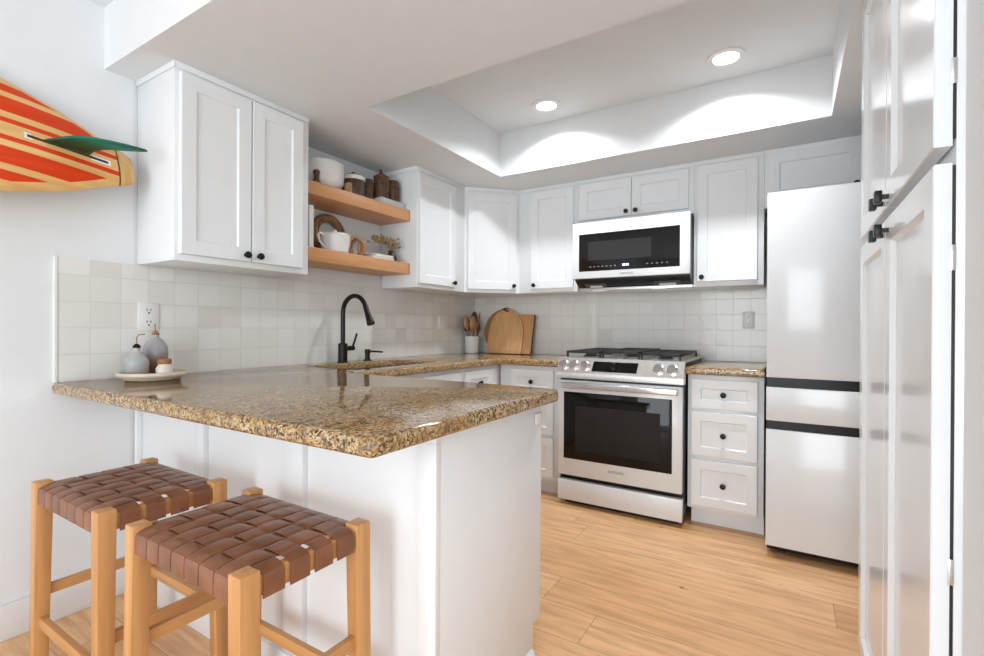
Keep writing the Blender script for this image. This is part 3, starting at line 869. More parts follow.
# ------------------------------------------------------------------ pantry
pc = thing('pantry_cabinet', 'tall white four-door pantry cabinet at the right edge, close to the camera', 'cabinet', (2.9, -2.1, 0))
XP = 2.5657
MB().box(2.5925, 3.19, -2.5536, -1.625, 0.10, 2.1665, 0.0015).build('body', 'pan', pc)
MB().box(2.655, 3.19, -2.5536, -1.625, 0.0, 0.10).build('toe_kick', 'pan', pc)
for z0, z1, kz in ((0.115, 1.3843, 1.352), (1.4107, 2.150, 1.429)):
    for y0, y1, ky in ((-2.5536, -2.113, -2.150), (-2.107, -1.637, -2.070)):
        d = MB().shaker((XP + 0.0225, y1, z0), (0, -1, 0), (-1, 0, 0), y1 - y0, z1 - z0, 0.057, 0.0225, 0.011).build('door', 'pan', pc)
        b = MB(); b.box(XP - 0.016, XP, ky - 0.005, ky + 0.005, kz - 0.005, kz + 0.005)
        b.box(XP - 0.027, XP - 0.013, ky - 0.0135, ky + 0.0135, kz - 0.0135, kz + 0.0135, 0.002)
        b.build('knob', 'black', d)
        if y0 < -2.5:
            MB().box(XP + 0.0226, 2.5924, y0 + 0.0005, y0 + 0.006, z0 + 0.012, z1 - 0.004).build('gap_shade_strip', 'blackgap', d)  # black strip standing in for the shade inside the door gap
            for hz in ((0.75, 1.237) if z0 < 1 else (1.526,)):
                b = MB(); b.box(XP + 0.0200, 2.5930, -2.556, -2.5536, hz - 0.020, hz + 0.020, 0.0005)
                b.build('hinge', 'steel2', d)

# ------------------------------------------------------------------ open shelves
SG = 'oak floating shelves'
for zt, lab in ((1.885, 'upper oak floating shelf between the two left wall cabinets'), (1.539, 'lower oak floating shelf between the two left wall cabinets')):
    tag(MB().box(-0.008, 0.255, -1.9835, -1.1525, zt - 0.071, zt, 0.002).build('floating_shelf', 'shelf'), lab, 'shelf', SG)
ZH, ZL = 1.885, 1.539

# upper shelf
b = MB()
b.lathe([(0, 0.0), (0.085, 0.0), (0.105, 0.012), (0.125, 0.045), (0.128, 0.085), (0.129, 0.145), (0.127, 0.149), (0.123, 0.145), (0.120, 0.085), (0.115, 0.045), (0.09, 0.016), (0, 0.012)], (0.118, -1.752, ZH), seg=40)
tag(b.build('mixing_bowl', 'ceramic'), 'big white bowl at the left end of the upper shelf', 'bowl')
b = MB().lathe([(0, 0), (0.018, 0), (0.020, 0.01), (0.013, 0.025), (0.016, 0.05), (0.019, 0.062), (0.012, 0.070), (0, 0.072)], (0.232, -1.870, ZH), seg=18)
tag(b.build('wooden_figurine', 'darkwood'), 'small dark wooden ornament standing in front of the big white bowl', 'ornament')
b = MB().box(0.20, 0.245, -1.655, -1.635, ZH, ZH + 0.060, 0.003)
tag(b.build('wooden_block', 'spoon'), 'small pale wooden block beside the brown lidded jar', 'ornament')
j = thing('lidded_jar', 'brown jar with a white band and knobbed lid on the upper shelf', 'jar', (0.135, -1.528, ZH))
MB().lathe([(0, 0), (0.066, 0), (0.070, 0.008), (0.070, 0.105), (0.066, 0.112), (0, 0.112)], (0.135, -1.528, ZH)).build('body', 'jar', j)
MB().lathe([(0.0, 0.1122), (0.069, 0.1122), (0.071, 0.116), (0.071, 0.134), (0.066, 0.139), (0, 0.139)], (0.135, -1.528, ZH)).build('lid', 'ceramic', j)
MB().lathe([(0, 0.1392), (0.058, 0.1392), (0.052, 0.146), (0.014, 0.150), (0.017, 0.157), (0.010, 0.166), (0, 0.167)], (0.135, -1.528, ZH)).build('lid_knob', 'jar', j)
for k, (z0, h, y0, y1, x1, lab) in enumerate(((0, 0.024, -1.375, -1.155, 0.225, 'bottom pale book of the pair under the carved pots'), (0.0243, 0.022, -1.372, -1.162, 0.218, 'top pale book of the pair under the carved pots'))):
    o = thing('book', lab, 'book', (0.14, -1.265, ZH + z0), 'books under the carved pots')
    b = MB(); b.box(0.075, x1, y0, y1, ZH + z0, ZH + z0 + 0.003); b.box(0.075, x1, y0, y1, ZH + z0 + h - 0.003, ZH + z0 + h); b.box(0.075, 0.079, y0, y1, ZH + z0 + 0.003, ZH + z0 + h - 0.003)
    b.build('cover', 'cover', o)
    MB().box(0.0795, x1 - 0.004, y0 + 0.004, y1 - 0.004, ZH + z0 + 0.0032, ZH + z0 + h - 0.0032).build('pages', 'paper', o)
ZK = ZH + 0.0465


def carved_pot(cx, cy, rr, h, z0, lab, lid):
    o = thing('carved_pot', lab, 'pot', (cx, cy, z0), 'carved wooden pots on the upper shelf')
    MB().lathe([(0, 0), (rr * 0.92, 0), (rr, 0.006), (rr * 1.02, h * 0.5), (rr, h - 0.008), (rr * 0.96, h), (rr * 0.80, h), (rr * 0.78, h * 0.2), (0, h * 0.18)], (cx, cy, z0)).build('body', 'carved', o)
    b_ = MB()
    for k_ in range(9):
        for lv in (0.3, 0.68):
            a_ = k_ / 9 * 2 * math.pi + lv
            n_ = Vector((math.cos(a_), math.sin(a_), 0))
            b_.lathe([(rr * 0.19, 0), (rr * 0.13, 0.0025), (0, 0.003)], Vector((cx, cy, z0 + h * lv)) + n_ * rr * 0.995, n_, 10)
    b_.build('carving', 'darkvase', o)
    if lid:
        l_ = MB().lathe([(0, h), (rr * 1.03, h), (rr * 1.03, h + 0.007), (rr * 0.7, h + 0.018), (0.010, h + 0.026), (0, h + 0.026)], (cx, cy, z0)).build('lid', 'carved', o)
        MB().tube([(cx, cy - 0.016, z0 + h + 0.024), (cx, cy, z0 + h + 0.036), (cx, cy + 0.014, z0 + h + 0.026)], 0.008, 8).lathe([(0, 0), (0.009, 0.004), (0.011, 0.016), (0.006, 0.026), (0, 0.028)], (cx, cy - 0.004, z0 + h + 0.032), seg=12).build('lid_knob', 'carved', l_)


carved_pot(0.135, -1.415, 0.036, 0.150, ZH, 'left open one of the three carved brown wooden pots', False)
carved_pot(0.150, -1.310, 0.048, 0.140, ZK, 'carved brown wooden pot with a knobbed lid, middle of the three', True)
carved_pot(0.155, -1.212, 0.042, 0.142, ZK, 'right open one of the three carved brown wooden pots', False)

# lower shelf
o = thing('book', 'white book standing upright at the left end of the lower shelf', 'book', (0.15, -1.878, ZL))
b = MB(); b.box(0.06, 0.205, -1.893, -1.890, ZL, ZL + 0.232); b.box(0.06, 0.205, -1.869, -1.866, ZL, ZL + 0.232); b.box(0.202, 0.205, -1.890, -1.869, ZL, ZL + 0.232)
b.build('cover', 'ceramic', o)
MB().box(0.065, 0.2015, -1.8895, -1.8695, ZL + 0.004, ZL + 0.228).build('pages', 'paper', o)
ring = [(0.028 + 0.006 * math.cos(t), -1.622 + 0.102 * math.sin(t), ZL + 0.128 - 0.102 * math.cos(t)) for t in [i / 40 * 2 * math.pi for i in range(40)]]
tag(MB().tube(ring, 0.0255, 12, True).build('rattan_wreath', 'rattan'), 'thick woven rattan ring leaning behind the white teapot', 'wreath')
t = thing('teapot', 'white ceramic lidded pot with side handle on the lower shelf', 'teapot', (0.165, -1.69, ZL))
MB().lathe([(0, 0), (0.066, 0), (0.072, 0.006), (0.080, 0.06), (0.084, 0.098), (0.080, 0.104), (0, 0.104)], (0.168, -1.690, ZL), seg=32).build('body', 'ceramic', t)
MB().lathe([(0, 0.1042), (0.082, 0.1042), (0.080, 0.110), (0.03, 0.118), (0.010, 0.120), (0.013, 0.130), (0.008, 0.137), (0, 0.138)], (0.165, -1.690, ZL), seg=32).build('lid', 'ceramic', t)
MB().tube([(0.170, -1.767, ZL + 0.095), (0.172, -1.800, ZL + 0.102), (0.173, -1.812, ZL + 0.088), (0.172, -1.800, ZL + 0.055), (0.170, -1.762, ZL + 0.025)], 0.0065, 10).build('handle', 'ceramic', t)
t = thing('wooden_chain', 'chain of linked pale wooden rings beside the white teapot', 'ornament', (0.16, -1.54, ZL))
for k, (cy_, cz_, an, rr) in enumerate(((-1.547, 0.062, 0.0, 0.048), (-1.528, 0.055, 1.1, 0.043), (-1.505, 0.044, -0.5, 0.034))):
    pts = [(0.175 + rr * math.sin(an) * math.sin(t_), cy_ + rr * math.cos(an) * math.sin(t_), ZL + 0.009 + cz_ - 0.009 * 0 - rr * 1.12 * math.cos(t_) + (rr * 1.12 - cz_)) for t_ in [i / 28 * 2 * math.pi for i in range(28)]]
    MB().tube(pts, 0.0095, 10, True).build('link', 'spoon', t)
for z0, y0, y1, lab in ((0, -1.462, -1.275, 'pale flat book lying under the dried flowers, lower of the two'), (0.0165, -1.440, -1.285, 'pale flat book lying under the dried flowers, upper of the two')):
    o = thing('book', lab, 'book', (0.17, -1.36, ZL + z0), 'books under the dried flowers')
    b = MB(); b.box(0.09, 0.235, y0, y1, ZL + z0, ZL + z0 + 0.002); b.box(0.09, 0.235, y0, y1, ZL + z0 + 0.014, ZL + z0 + 0.016); b.box(0.09, 0.094, y0, y1, ZL + z0 + 0.002, ZL + z0 + 0.014)
    b.build('cover', 'cover', o)
    MB().box(0.0945, 0.232, y0 + 0.003, y1 - 0.003, ZL + z0 + 0.0022, ZL + z0 + 0.0138).build('pages', 'paper', o)
t = thing('flower_vase', 'small dark vase of drooping dried flowers on the lower shelf', 'vase', (0.165, -1.235, ZL))
VX, VY = 0.170, -1.235
MB().lathe([(0, 0), (0.024, 0), (0.033, 0.018), (0.033, 0.038), (0.022, 0.058), (0.020, 0.068), (0.024, 0.074), (0.019, 0.074), (0.016, 0.060), (0, 0.05)], (VX, VY, ZL)).build('body', 'darkvase', t)
rnd = random.Random(3)
stem = MB(); heads = MB(); leaves = MB()
for k in range(34):
    dy = rnd.uniform(-0.190, 0.045); dx = rnd.uniform(-0.05, 0.05); hz = 0.100 + 0.055 * rnd.random() - 0.25 * abs(dy + 0.06) * rnd.random()
    tip = Vector((VX + dx, VY + dy, ZL + hz + 0.012))
    stem.tube([(VX, VY, ZL + 0.055), (VX + dx * 0.35, VY + dy * 0.35, ZL + 0.055 + (hz - 0.03) * 0.8), tip], 0.0014, 5)
    hb_ = heads if k % 3 else leaves
    ax = Vector((rnd.uniform(-1, 1), rnd.uniform(-1, 1), rnd.uniform(0.1, 1)))
    rr = rnd.uniform(0.008, 0.014)
    hb_.lathe([(0, -rr * 0.7), (rr * 0.8, -rr * 0.3), (rr, rr * 0.1), (rr * 0.65, rr * 0.5), (rr * 0.3, rr * 0.35), (0, rr * 0.6)], tip, ax, 8)
stem.build('stem', 'dried', t); heads.build('flower_head', 'dried', t)['kind'] = 'stuff'; leaves.build('seed_head', 'dried2', t)['kind'] = 'stuff'

# ------------------------------------------------------------------ tray set on the peninsula
TXc, TYc = 0.170, -2.613
tag(MB().lathe([(0, 0), (0.092, 0), (0.098, 0.004), (0.100, 0.010), (0.118, 0.014), (0.123, 0.022), (0.121, 0.031), (0.113, 0.032), (0.107, 0.022), (0, 0.020)], (TXc, TYc, ZC), seg=48).build('serving_tray', 'trav'),
    'round cream stone tray on the granite under the wall outlet', 'tray')
ZY = ZC + 0.0205


def cruet(cx, cy, prof, glz, lab, tip):
    o = thing('oil_bottle', lab, 'bottle', (cx, cy, ZY), 'glazed oil bottles on the tray')
    MB().lathe(prof, (cx, cy, ZY), seg=32).build('body', glz, o)
    zt = ZY + prof[-1][1]
    st = MB().lathe([(0, 0), (0.013, 0), (0.014, 0.006), (0.011, 0.010), (0.006, 0.016), (0, 0.017)], (cx, cy, zt + 0.0002), seg=16).build('stopper', 'cork' if tip > 0 else 'bronze', o)
    MB().tube([(cx, cy, zt + 0.012), (cx, cy, zt + 0.040), (cx + 0.006, cy + 0.004, zt + 0.052), (cx + 0.028, cy + 0.018, zt + 0.055)] if tip < 0 else
              [(cx, cy, zt + 0.012), (cx, cy - 0.002, zt + 0.034), (cx + 0.004, cy - 0.004, zt + 0.048)], 0.0022, 8).build('pour_spout', 'brass', st)


cruet(0.160, -2.668, [(0, 0), (0.037, 0), (0.041, 0.006), (0.043, 0.045), (0.041, 0.060), (0.028, 0.080), (0.015, 0.092), (0.012, 0.098), (0.013, 0.108), (0, 0.108)], 'glaze',
      'short pale grey glazed bottle with thin spout, at the left of the tray', -1)
cruet(0.108, -2.578, [(0, 0), (0.034, 0), (0.038, 0.006), (0.043, 0.050), (0.046, 0.085), (0.042, 0.112), (0.028, 0.135), (0.015, 0.145), (0.012, 0.150), (0.013, 0.158), (0, 0.158)], 'glaze2',
      'taller grey and brown glazed bottle with cork, at the back of the tray', 1)
o = thing('salt_jar', 'small cream jar with wide brown cork in front on the tray', 'jar', (0.215, -2.592, ZY))
MB().lathe([(0, 0), (0.024, 0), (0.029, 0.006), (0.030, 0.024), (0.022, 0.038), (0.021, 0.042), (0, 0.042)], (0.215, -2.592, ZY)).build('body', 'salt', o)
MB().lathe([(0, 0.0422), (0.023, 0.0422), (0.025, 0.046), (0.025, 0.060), (0.022, 0.063), (0, 0.063)], (0.215, -2.592, ZY)).build('cork', 'cork', o)

# ------------------------------------------------------------------ crock, utensils, boards in the corner
CX, CY = 0.085, -0.172
tag(MB().lathe([(0, 0), (0.052, 0), (0.056, 0.004), (0.060, 0.125), (0.062, 0.130), (0.062, 0.140), (0.059, 0.141), (0.056, 0.136), (0.052, 0.010), (0, 0.008)], (CX, CY, ZC), seg=36).build('utensil_crock', 'ceramic'),
    'white ceramic crock of wooden utensils in the corner', 'crock')


def utensil(name, lab, mat, dx, dy, h, head, ang=0.0):
    """handle foot inside the crock; tip leans by (dx, dy)"""
    f0 = Vector((CX + dx * 0.35, CY + dy * 0.35, ZC + 0.012)); tp = Vector((CX + dx, CY + dy, ZC + h))
    ax = (tp - f0).normalized()
    b_ = MB()
    if head == 'spoon':
        m_ = tp - ax * 0.105
        b_.tube([f0, (f0 + m_) / 2, m_, m_ + ax * 0.012], [0.005, 0.005, 0.0052, 0.010], 10)
        n_ = 10; P_ = [m_ + ax * (0.005 + 0.100 * i / n_) for i in range(n_ + 1)]
        R_ = [0.006 + 0.024 * math.sin(math.pi * min(1, (i / n_) ** 0.8)) ** 0.8 for i in range(n_ + 1)]; R_[-1] = 0.004
        b_.tube(P_, R_, 16, False, 0.28)
    elif head == 'big':
        m_ = tp - ax * 0.12
        b_.tube([f0, m_, m_ + ax * 0.01], [0.006, 0.006, 0.010], 10)
        n_ = 10; P_ = [m_ + ax * (0.12 * i / n_) for i in range(n_ + 1)]
        R_ = [0.008 + 0.033 * math.sin(math.pi * (i / n_) ** 0.85) ** 0.7 for i in range(n_ + 1)]; R_[-1] = 0.005
        b_.tube(P_, R_, 16, False, 0.55)
    elif head == 'stick':
        b_.tube([f0, (f0 + tp) / 2, tp], [0.0035, 0.0035, 0.003], 8)
    else:
        m_ = tp - ax * 0.095
        b_.tube([f0, m_, m_ + ax * 0.006], [0.005, 0.0055, 0.010], 10)
        b_.tube([m_, m_ + ax * 0.02, m_ + ax * 0.085, tp], [0.010, 0.020, 0.024, 0.020], 14, False, 0.16)
    tag(b_.build(name, mat), lab, 'utensil', 'wooden utensils in the white crock')


utensil('wooden_spoon', 'dark wooden spoon leaning furthest left in the crock', 'darkwood', -0.072, 0.012, 0.296, 'big')
utensil('wooden_spoon', 'pale wooden spoon in front, left of centre in the crock', 'spoon', -0.016, -0.068, 0.318, 'big')
utensil('wooden_ladle', 'tall dark wooden ladle with the largest round head in the crock', 'darkwood', -0.004, 0.045, 0.352, 'big')
utensil('wooden_spatula', 'pale wooden spatula right of centre in the crock', 'spoon', 0.050, -0.058, 0.310, 'big')
utensil('wooden_spatula', 'reddish wooden spatula leaning right in the crock', 'redwood', 0.066, 0.014, 0.258, 'spoon')
utensil('wooden_stick', 'thin dark wooden stick at the right of the crock', 'darkwood', 0.040, 0.062, 0.340, 'stick')

LEAN = 0.16


def lean(y0):
    return lambda a, e, t_: (a, y0 + e * math.sin(LEAN) - t_ * math.cos(LEAN), ZC + 0.0008 + e * math.cos(LEAN) + t_ * math.sin(LEAN))


o = thing('cutting_board', 'round dark wooden board behind, just right of the utensil crock', 'cutting board', (0.33, -0.06, ZC), 'leaning cutting boards')
MB().prism([(0.318 + 0.187 * math.cos(i / 48 * 2 * math.pi), 0.188 + 0.187 * math.sin(i / 48 * 2 * math.pi)) for i in range(48)], lean(-0.064), 0.016, 0.003).build('board', 'board3', o)
o = thing('cutting_board', 'rectangular wooden board with dark edge behind the arched one', 'cutting board', (0.48, -0.09, ZC), 'leaning cutting boards')
MB().prism(round_poly([(0.33, 0), (0.600, 0), (0.612, 0.325), (0.33, 0.325)], [0.008] * 4, 3), lean(-0.0835), 0.018, 0.003).build('board', 'board2', o)
MB().prism([(0.601, 0.004), (0.6045, 0.004), (0.6165, 0.321), (0.6125, 0.321)], lean(-0.0835), 0.018).build('dark_edge', 'darkwood', o)
o = thing('cutting_board', 'arched wooden board with dark hanging loop, in front', 'cutting board', (0.36, -0.11, ZC), 'leaning cutting boards')
ol = [(0.199, 0), (0.521, 0), (0.525, 0.004)] + [(0.3625 + (0.1675 if t < 90 else 0.160) * math.cos(math.radians(t)), 0.165 + 0.205 * math.sin(math.radians(t))) for t in range(0, 181, 6)] + [(0.195, 0.004)]
bd = MB().prism(ol, lean(-0.104), 0.018, 0.0025).build('board', 'board1', o)
g = lean(-0.104)
il = [(0.214, 0.018), (0.506, 0.018)] + [(0.3625 + (0.150 if t < 90 else 0.143) * math.cos(math.radians(t)), 0.165 + 0.187 * math.sin(math.radians(t))) for t in range(0, 181, 6)]
MB().tube([g(a, e, 0.0182) for a, e in il], 0.0022, 6, True).build('juice_groove', 'board2', bd)
MB().tube([g(0.372, 0.350, 0.019), g(0.35, 0.362, 0.026), g(0.33, 0.368, 0.024), g(0.352, 0.377, 0.012), g(0.372, 0.372, -0.003), g(0.385, 0.358, 0.012)], 0.008, 8, True).build('hanging_loop', 'darkwood', o)

# ------------------------------------------------------------------ outlets and switch
def outlet(pos, U, Nn, w_, h_, lab, kind):
    o_ = thing('wall_outlet' if kind == 'outlet' else 'light_switch', lab, 'outlet' if kind == 'outlet' else 'switch', pos)
    P_, U, Nn = Vector(pos), Vector(U), Vector(Nn); Z = Vector((0, 0, 1))
    mt = Matrix((U, Z, Nn)).transposed().to_4x4(); mt.translation = P_
    MB().box(-w_ / 2, w_ / 2, -h_ / 2, h_ / 2, 0.0002, 0.006, 0.002, 2, mt).build('cover_plate', 'plastic', o_)
    if kind == 'outlet':
        for s in (-1, 1):
            sk = MB().box(-0.0165, 0.0165, s * 0.026 - 0.019, s * 0.026 + 0.019, 0.006, 0.0075, 0.0006, 1, mt).build('socket', 'plastic', o_)
            b_ = MB()
            b_.box(-0.009, -0.0055, s * 0.026 - 0.001, s * 0.026 + 0.010, 0.0073, 0.0078, mat=mt)
            b_.box(0.0055, 0.009, s * 0.026 - 0.001, s * 0.026 + 0.010, 0.0073, 0.0078, mat=mt)
            b_.box(-0.0035, 0.0035, s * 0.026 - 0.013, s * 0.026 - 0.006, 0.0073, 0.0078, mat=mt)
            b_.build('socket_slots', 'slot', sk)
    else:
        for s in (-1, 1):
            MB().box(s * 0.027 - 0.0165, s * 0.027 + 0.0165, -0.034, 0.034, 0.006, 0.010, 0.001, 1, mt).build('rocker', 'plastic', o_)


outlet((0.0, -2.560, 1.1625), (0, 1, 0), (1, 0, 0), 0.080, 0.122, 'white wall outlet on the tile above the tray', 'outlet')
outlet((0.0, -0.475, 1.160), (0, 1, 0), (1, 0, 0), 0.118, 0.112, 'white double rocker switch on the tile left of the crock', 'switch')
outlet((2.144, 0.0, 1.180), (1, 0, 0), (0, -1, 0), 0.072, 0.108, 'white wall outlet on the tile beside the fridge', 'outlet')

# ------------------------------------------------------------------ recessed lights
for k, (lx, ly, lab) in enumerate(((1.118, -0.914, 'recessed ceiling light nearer the left cabinets'), (2.099, -0.928, 'recessed ceiling light nearer the pantry, above the fridge side'))):
    o = thing('recessed_light', lab, 'ceiling light', (lx, ly, TZ), 'recessed lights in the ceiling tray')
    MB().lathe([(0.058, -0.0005), (0.088, -0.0005), (0.086, -0.006), (0.066, -0.010), (0.060, -0.009), (0.058, -0.004)], (lx, ly, TZ), seg=40).build('trim_ring', 'trim', o)
    MB().lathe([(0, -0.003), (0.0575, -0.003), (0.0575, -0.0055), (0, -0.0055)], (lx, ly, TZ), seg=40).build('diffuser', 'lamp', o)
    ld = bpy.data.lights.new('recessed_lamp', 'AREA'); ld.shape = 'DISK'; ld.size = 0.11; ld.energy = CAN_POWER; ld.color = (0.93, 0.97, 1.0); ld.spread = math.radians(138)
    lo = bpy.data.objects.new('lamp', ld); COL.objects.link(lo); lo.parent = o; lo.location = (0, 0, -0.011)

# ------------------------------------------------------------------ surfboard
sb = thing('surfboard', 'wooden surfboard with red-orange stripes and green fin mounted on the left wall', 'surfboard', (0.06, -3.4, 1.78))
LN = math.radians(20)          # the board leans: its lower rail stands out from the wall
BN = Vector((math.cos(LN), 0, math.sin(LN))); BV = Vector((-math.sin(LN), 0, math.cos(LN)))
HW = [(-5.15, 0.02), (-5.0, 0.10), (-4.7, 0.19), (-4.3, 0.235), (-3.9, 0.258), (-3.6, 0.264), (-3.3, 0.255), (-3.05, 0.229), (-2.905, 0.179), (-2.82, 0.136), (-2.754, 0.098), (-2.715, 0.084), (-2.700, 0.079), (-2.670, 0.056)]


def hw(y):
    for (a, wa), (c2, wc) in zip(HW, HW[1:]):
        if a <= y <= c2: return wa + (wc - wa) * (y - a) / (c2 - a)
    return HW[-1][1]


def on_board(y, v, h):
    return Vector((0.105, y, 1.776)) + BV * (v + 0.005 - 0.10 * (max(y, -3.3) + 3.05)) + BN * h


def board_th(wv): return min(0.034, 0.012 + 0.12 * max(0.0, wv - 0.02))


def board_mesh(y0, y1, n, name, mat):
    bm = bmesh.new()
    la = bm.verts.layers.float.new('across'); li = bm.verts.layers.float.new('inset')
    rings = []; K = 40
    for i in range(n + 1):
        y = y0 + (y1 - y0) * i / n
        wv = hw(y); th = board_th(wv)
        ring_ = []
        for k in range(2 * K):
            s_k = k if k <= K else 2 * K - k
            v = -1 + 2 * s_k / K
            side = 1 if k <= K else -1
            vt = bm.verts.new(on_board(y, v * wv, side * th * (max(0.0, 1 - abs(v) ** 2.6)) ** 0.6) - Vector((0.06, -3.4, 1.78)))
            vt[la] = v * wv + 0.010; vt[li] = wv * (1 - abs(v)) if side > 0 else 0.0
            ring_.append(vt)
        rings.append(ring_)
    for a, c2 in zip(rings, rings[1:]):
        for k in range(2 * K):
            j2 = (k + 1) % (2 * K)
            bm.faces.new((a[k], a[j2], c2[j2], c2[k]))
    bm.faces.new(rings[0][::-1]); bm.faces.new(rings[-1])
    bmesh.ops.recalc_face_normals(bm, faces=bm.faces)
    me = bpy.data.meshes.new(name); bm.to_mesh(me); bm.free()
    return link_mesh(name, me, mat, sb, 50)


board_mesh(-5.15, -2.724, 90, 'board', 'surf')
board_mesh(-2.7238, -2.7185, 2, 'tail_inlay', 'darkwood')
board_mesh(-2.7183, -2.670, 6, 'tail_block', 'surfwood')
bx = MB(); sl = MB()
for o2, z_, y0, y1, h_ in ((bx, 0.0115, -2.998, -2.748, 0.0008), (sl, 0.0048, -2.990, -2.757, 0.0014)):
    h0, h1 = board_th(hw(y0)) + h_, board_th(hw(y1)) + h_
    o2.hexa([on_board(y0, -z_ - 0.012, 0.012), on_board(y1, -z_ - 0.012, 0.012), on_board(y1, z_ - 0.012, 0.012), on_board(y0, z_ - 0.012, 0.012)],
            [on_board(y0, -z_ - 0.012, h0), on_board(y1, -z_ - 0.012, h1), on_board(y1, z_ - 0.012, h1), on_board(y0, z_ - 0.012, h0)])
fb = bx.build('fin_box', 'plastic', sb); sl.build('fin_slot', 'blackgap', fb)
fo = [(0.022, -2.956), (0.050, -2.938), (0.083, -2.912), (0.108, -2.890), (0.126, -2.866), (0.140, -2.835), (0.152, -2.795), (0.162, -2.751), (0.168, -2.712), (0.1705, -2.690), (0.168, -2.682), (0.160, -2.690), (0.146, -2.712), (0.128, -2.742), (0.108, -2.778), (0.090, -2.800), (0.070, -2.813), (0.045, -2.819), (0.022, -2.818)]
MB().prism(fo, lambda a, e, t: on_board(e, -0.0165 + t, a), 0.009, 0.002).build('fin', 'fin', sb)
b = MB()
for yy in (-3.3, -4.4):
    z_ = on_board(yy, -hw(yy), 0).z
    b.box(-0.008, 0.22, yy - 0.02, yy + 0.02, z_ - 0.03, z_ - 0.014, 0.002); b.box(0.21, 0.226, yy - 0.02, yy + 0.02, z_ - 0.03, z_ + 0.03, 0.002)
b.build('wall_bracket', 'black', sb)

# ------------------------------------------------------------------ bar stools
HX, HY, ZSE = 0.222, 0.147, 0.640


def ribbon(bld, pts, half, wdir, th):
    """leather strap: centre line pts, half width along wdir, thickness th"""
    b_ = bmesh.new(); wd = Vector(wdir)
    P_ = [Vector(p) for p in pts]; rings_ = []
    for i_ in range(len(P_)):
        t_ = (P_[min(i_ + 1, len(P_) - 1)] - P_[max(i_ - 1, 0)]).normalized()
        n_ = wd.cross(t_).normalized()
        rings_.append([b_.verts.new(P_[i_] + wd * s1 * (half - 0.0015 * abs(s2 < 0) * 0) + n_ * th / 2 * s2) for s1, s2 in ((-1, -1), (1, -1), (1, 0.4), (0.9, 1), (-0.9, 1), (-1, 0.4))])
    for a_, c3 in zip(rings_, rings_[1:]):
        for k_ in range(6):
            j_ = (k_ + 1) % 6
            b_.faces.new((a_[k_], a_[j_], c3[j_], c3[k_]))
    b_.faces.new(rings_[0][::-1]); b_.faces.new(rings_[-1])
    bmesh.ops.recalc_face_normals(b_, faces=b_.faces)
    bld._merge(b_)


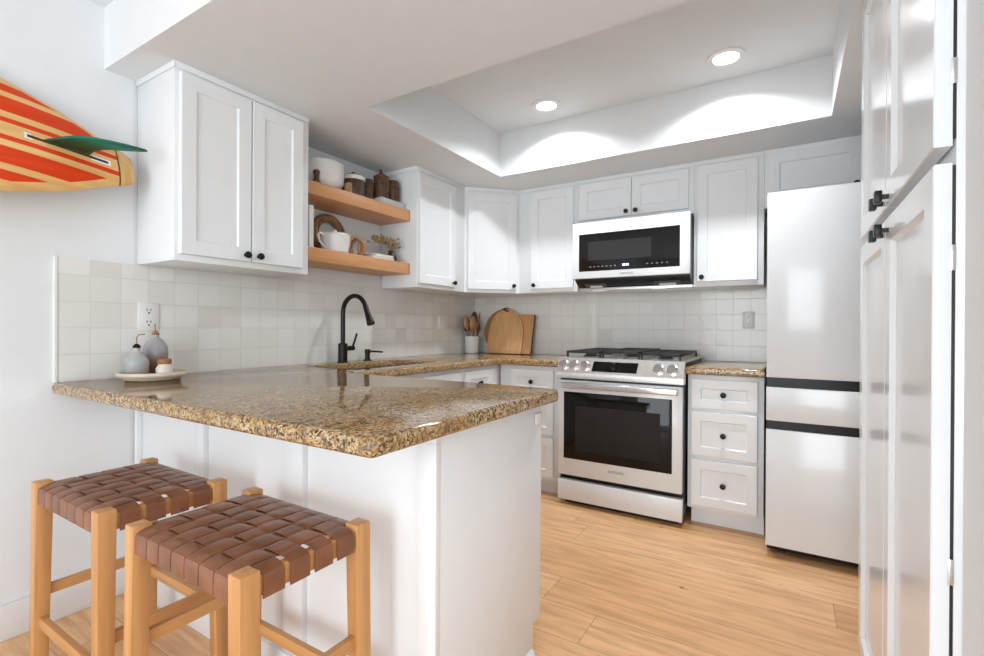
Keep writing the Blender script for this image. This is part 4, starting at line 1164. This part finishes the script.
def make_stool(cx, cy, lab):
    st = thing('bar_stool', lab, 'stool', (cx, cy, 0), 'woven leather bar stools')
    L = 0.0215
    for sx in (-1, 1):
        for sy in (-1, 1):
            x, y = cx + sx * HX, cy + sy * HY
            bx_, by_ = x + sx * 0.010, y + sy * 0.006
            l0 = 0.0185
            bot = [(bx_ - l0, by_ - l0, 0), (bx_ + l0, by_ - l0, 0), (bx_ + l0, by_ + l0, 0), (bx_ - l0, by_ + l0, 0)]
            top = [(x - L, y - L, ZSE), (x + L, y - L, ZSE), (x + L, y + L, ZSE), (x - L, y + L, ZSE)]
            MB().hexa(bot, top, 0.003).build('leg', 'oak', st)
    for sy in (-1, 1):
        MB().box(cx - HX + L, cx + HX - L, cy + sy * HY - 0.012, cy + sy * HY + 0.012, 0.582, 0.626, 0.002).build('seat_rail', 'oakx', st)
        MB().box(cx - HX + L - 0.026, cx + HX - L + 0.026, cy + sy * (HY + 0.003) - 0.009, cy + sy * (HY + 0.003) + 0.009, 0.190 if sy < 0 else 0.225, 0.223 if sy < 0 else 0.258, 0.002).build('stretcher', 'oakx', st)
    for sx in (-1, 1):
        MB().box(cx + sx * HX - 0.012, cx + sx * HX + 0.012, cy - HY + L, cy + HY - L, 0.582, 0.626, 0.002).build('seat_rail', 'oaky', st)
        MB().box(cx + sx * (HX + 0.004) - 0.009, cx + sx * (HX + 0.004) + 0.009, cy - HY + L - 0.025, cy + HY - L + 0.025, 0.280, 0.312, 0.002).build('stretcher', 'oaky', st)
    nx, ny = 7, 4
    ix, iy = HX - L - 0.001, HY - L - 0.001
    px = 2 * ix / nx; py = 2 * iy / ny
    amp, th = 0.0030, 0.0030
    zm = ZSE - 0.008
    ox, oy = HX + 0.0165, HY + 0.0165

    def sm(f):
        f = max(-1, min(1, f)); return f
    # straps across the depth (tight), then straps along the length (with gaps)
    for i in range(nx):
        x = cx - ix + px * (i + 0.5); pts = []
        for s in range(0, 61):
            y = -oy + 0.006 + (2 * oy - 0.012) * s / 60
            ph = (y + iy) / py - 0.5
            sgn = 1 if i % 2 == 0 else -1
            z = zm + amp * sgn * sm(1.6 * math.cos(math.pi * ph)) if abs(y) < iy else zm + 0.0005
            ed = max(0.0, (abs(y) - (iy + 0.006)) / 0.026)
            pts.append((x, cy + y, z - 0.006 * ed ** 2))
        a = [(x, cy - oy, 0.578), (x, cy - oy - 0.0005, 0.600), (x, cy - oy, zm - 0.012), (x, cy - oy + 0.002, zm - 0.0075)]
        c3 = [(q[0], 2 * cy - q[1], q[2]) for q in a[::-1]]
        bld = MB(); ribbon(bld, a + pts + c3, px / 2 - 0.0014, (1, 0, 0), th)
        bld.build('leather_strap', 'leather', st)
    for j in range(ny):
        y = cy - iy + py * (j + 0.5); pts = []
        for s in range(0, 91):
            x = -ox + 0.006 + (2 * ox - 0.012) * s / 90
            ph = (x + ix) / px - 0.5
            sgn = -1 if j % 2 == 0 else 1
            z = zm + amp * sgn * sm(1.6 * math.cos(math.pi * ph)) if abs(x) < ix else zm + 0.0005
            ed = max(0.0, (abs(x) - (ix + 0.006)) / 0.026)
            pts.append((cx + x, y, z - 0.006 * ed ** 2))
        a = [(cx - ox, y, 0.578), (cx - ox - 0.0005, y, 0.600), (cx - ox, y, zm - 0.012), (cx - ox + 0.002, y, zm - 0.0075)]
        c3 = [(2 * cx - q[0], q[1], q[2]) for q in a[::-1]]
        bld = MB(); ribbon(bld, a + pts + c3, py / 2 - 0.0065, (0, 1, 0), th)
        bld.build('leather_strap', 'leather', st)
    return st


s1 = make_stool(0.620, -2.870, 'woven brown leather and oak bar stool nearer the left wall')
s2 = s1.copy(); COL.objects.link(s2); s2.location = (1.240, -2.862, 0)
s2['label'] = 'woven brown leather and oak bar stool in front, nearer the peninsula corner'
for ch in list(s1.children):
    k2 = ch.copy(); COL.objects.link(k2); k2.parent = s2
    if ch.name.startswith('stretcher') and ch.dimensions.y > ch.dimensions.x: k2.location.z += 0.055
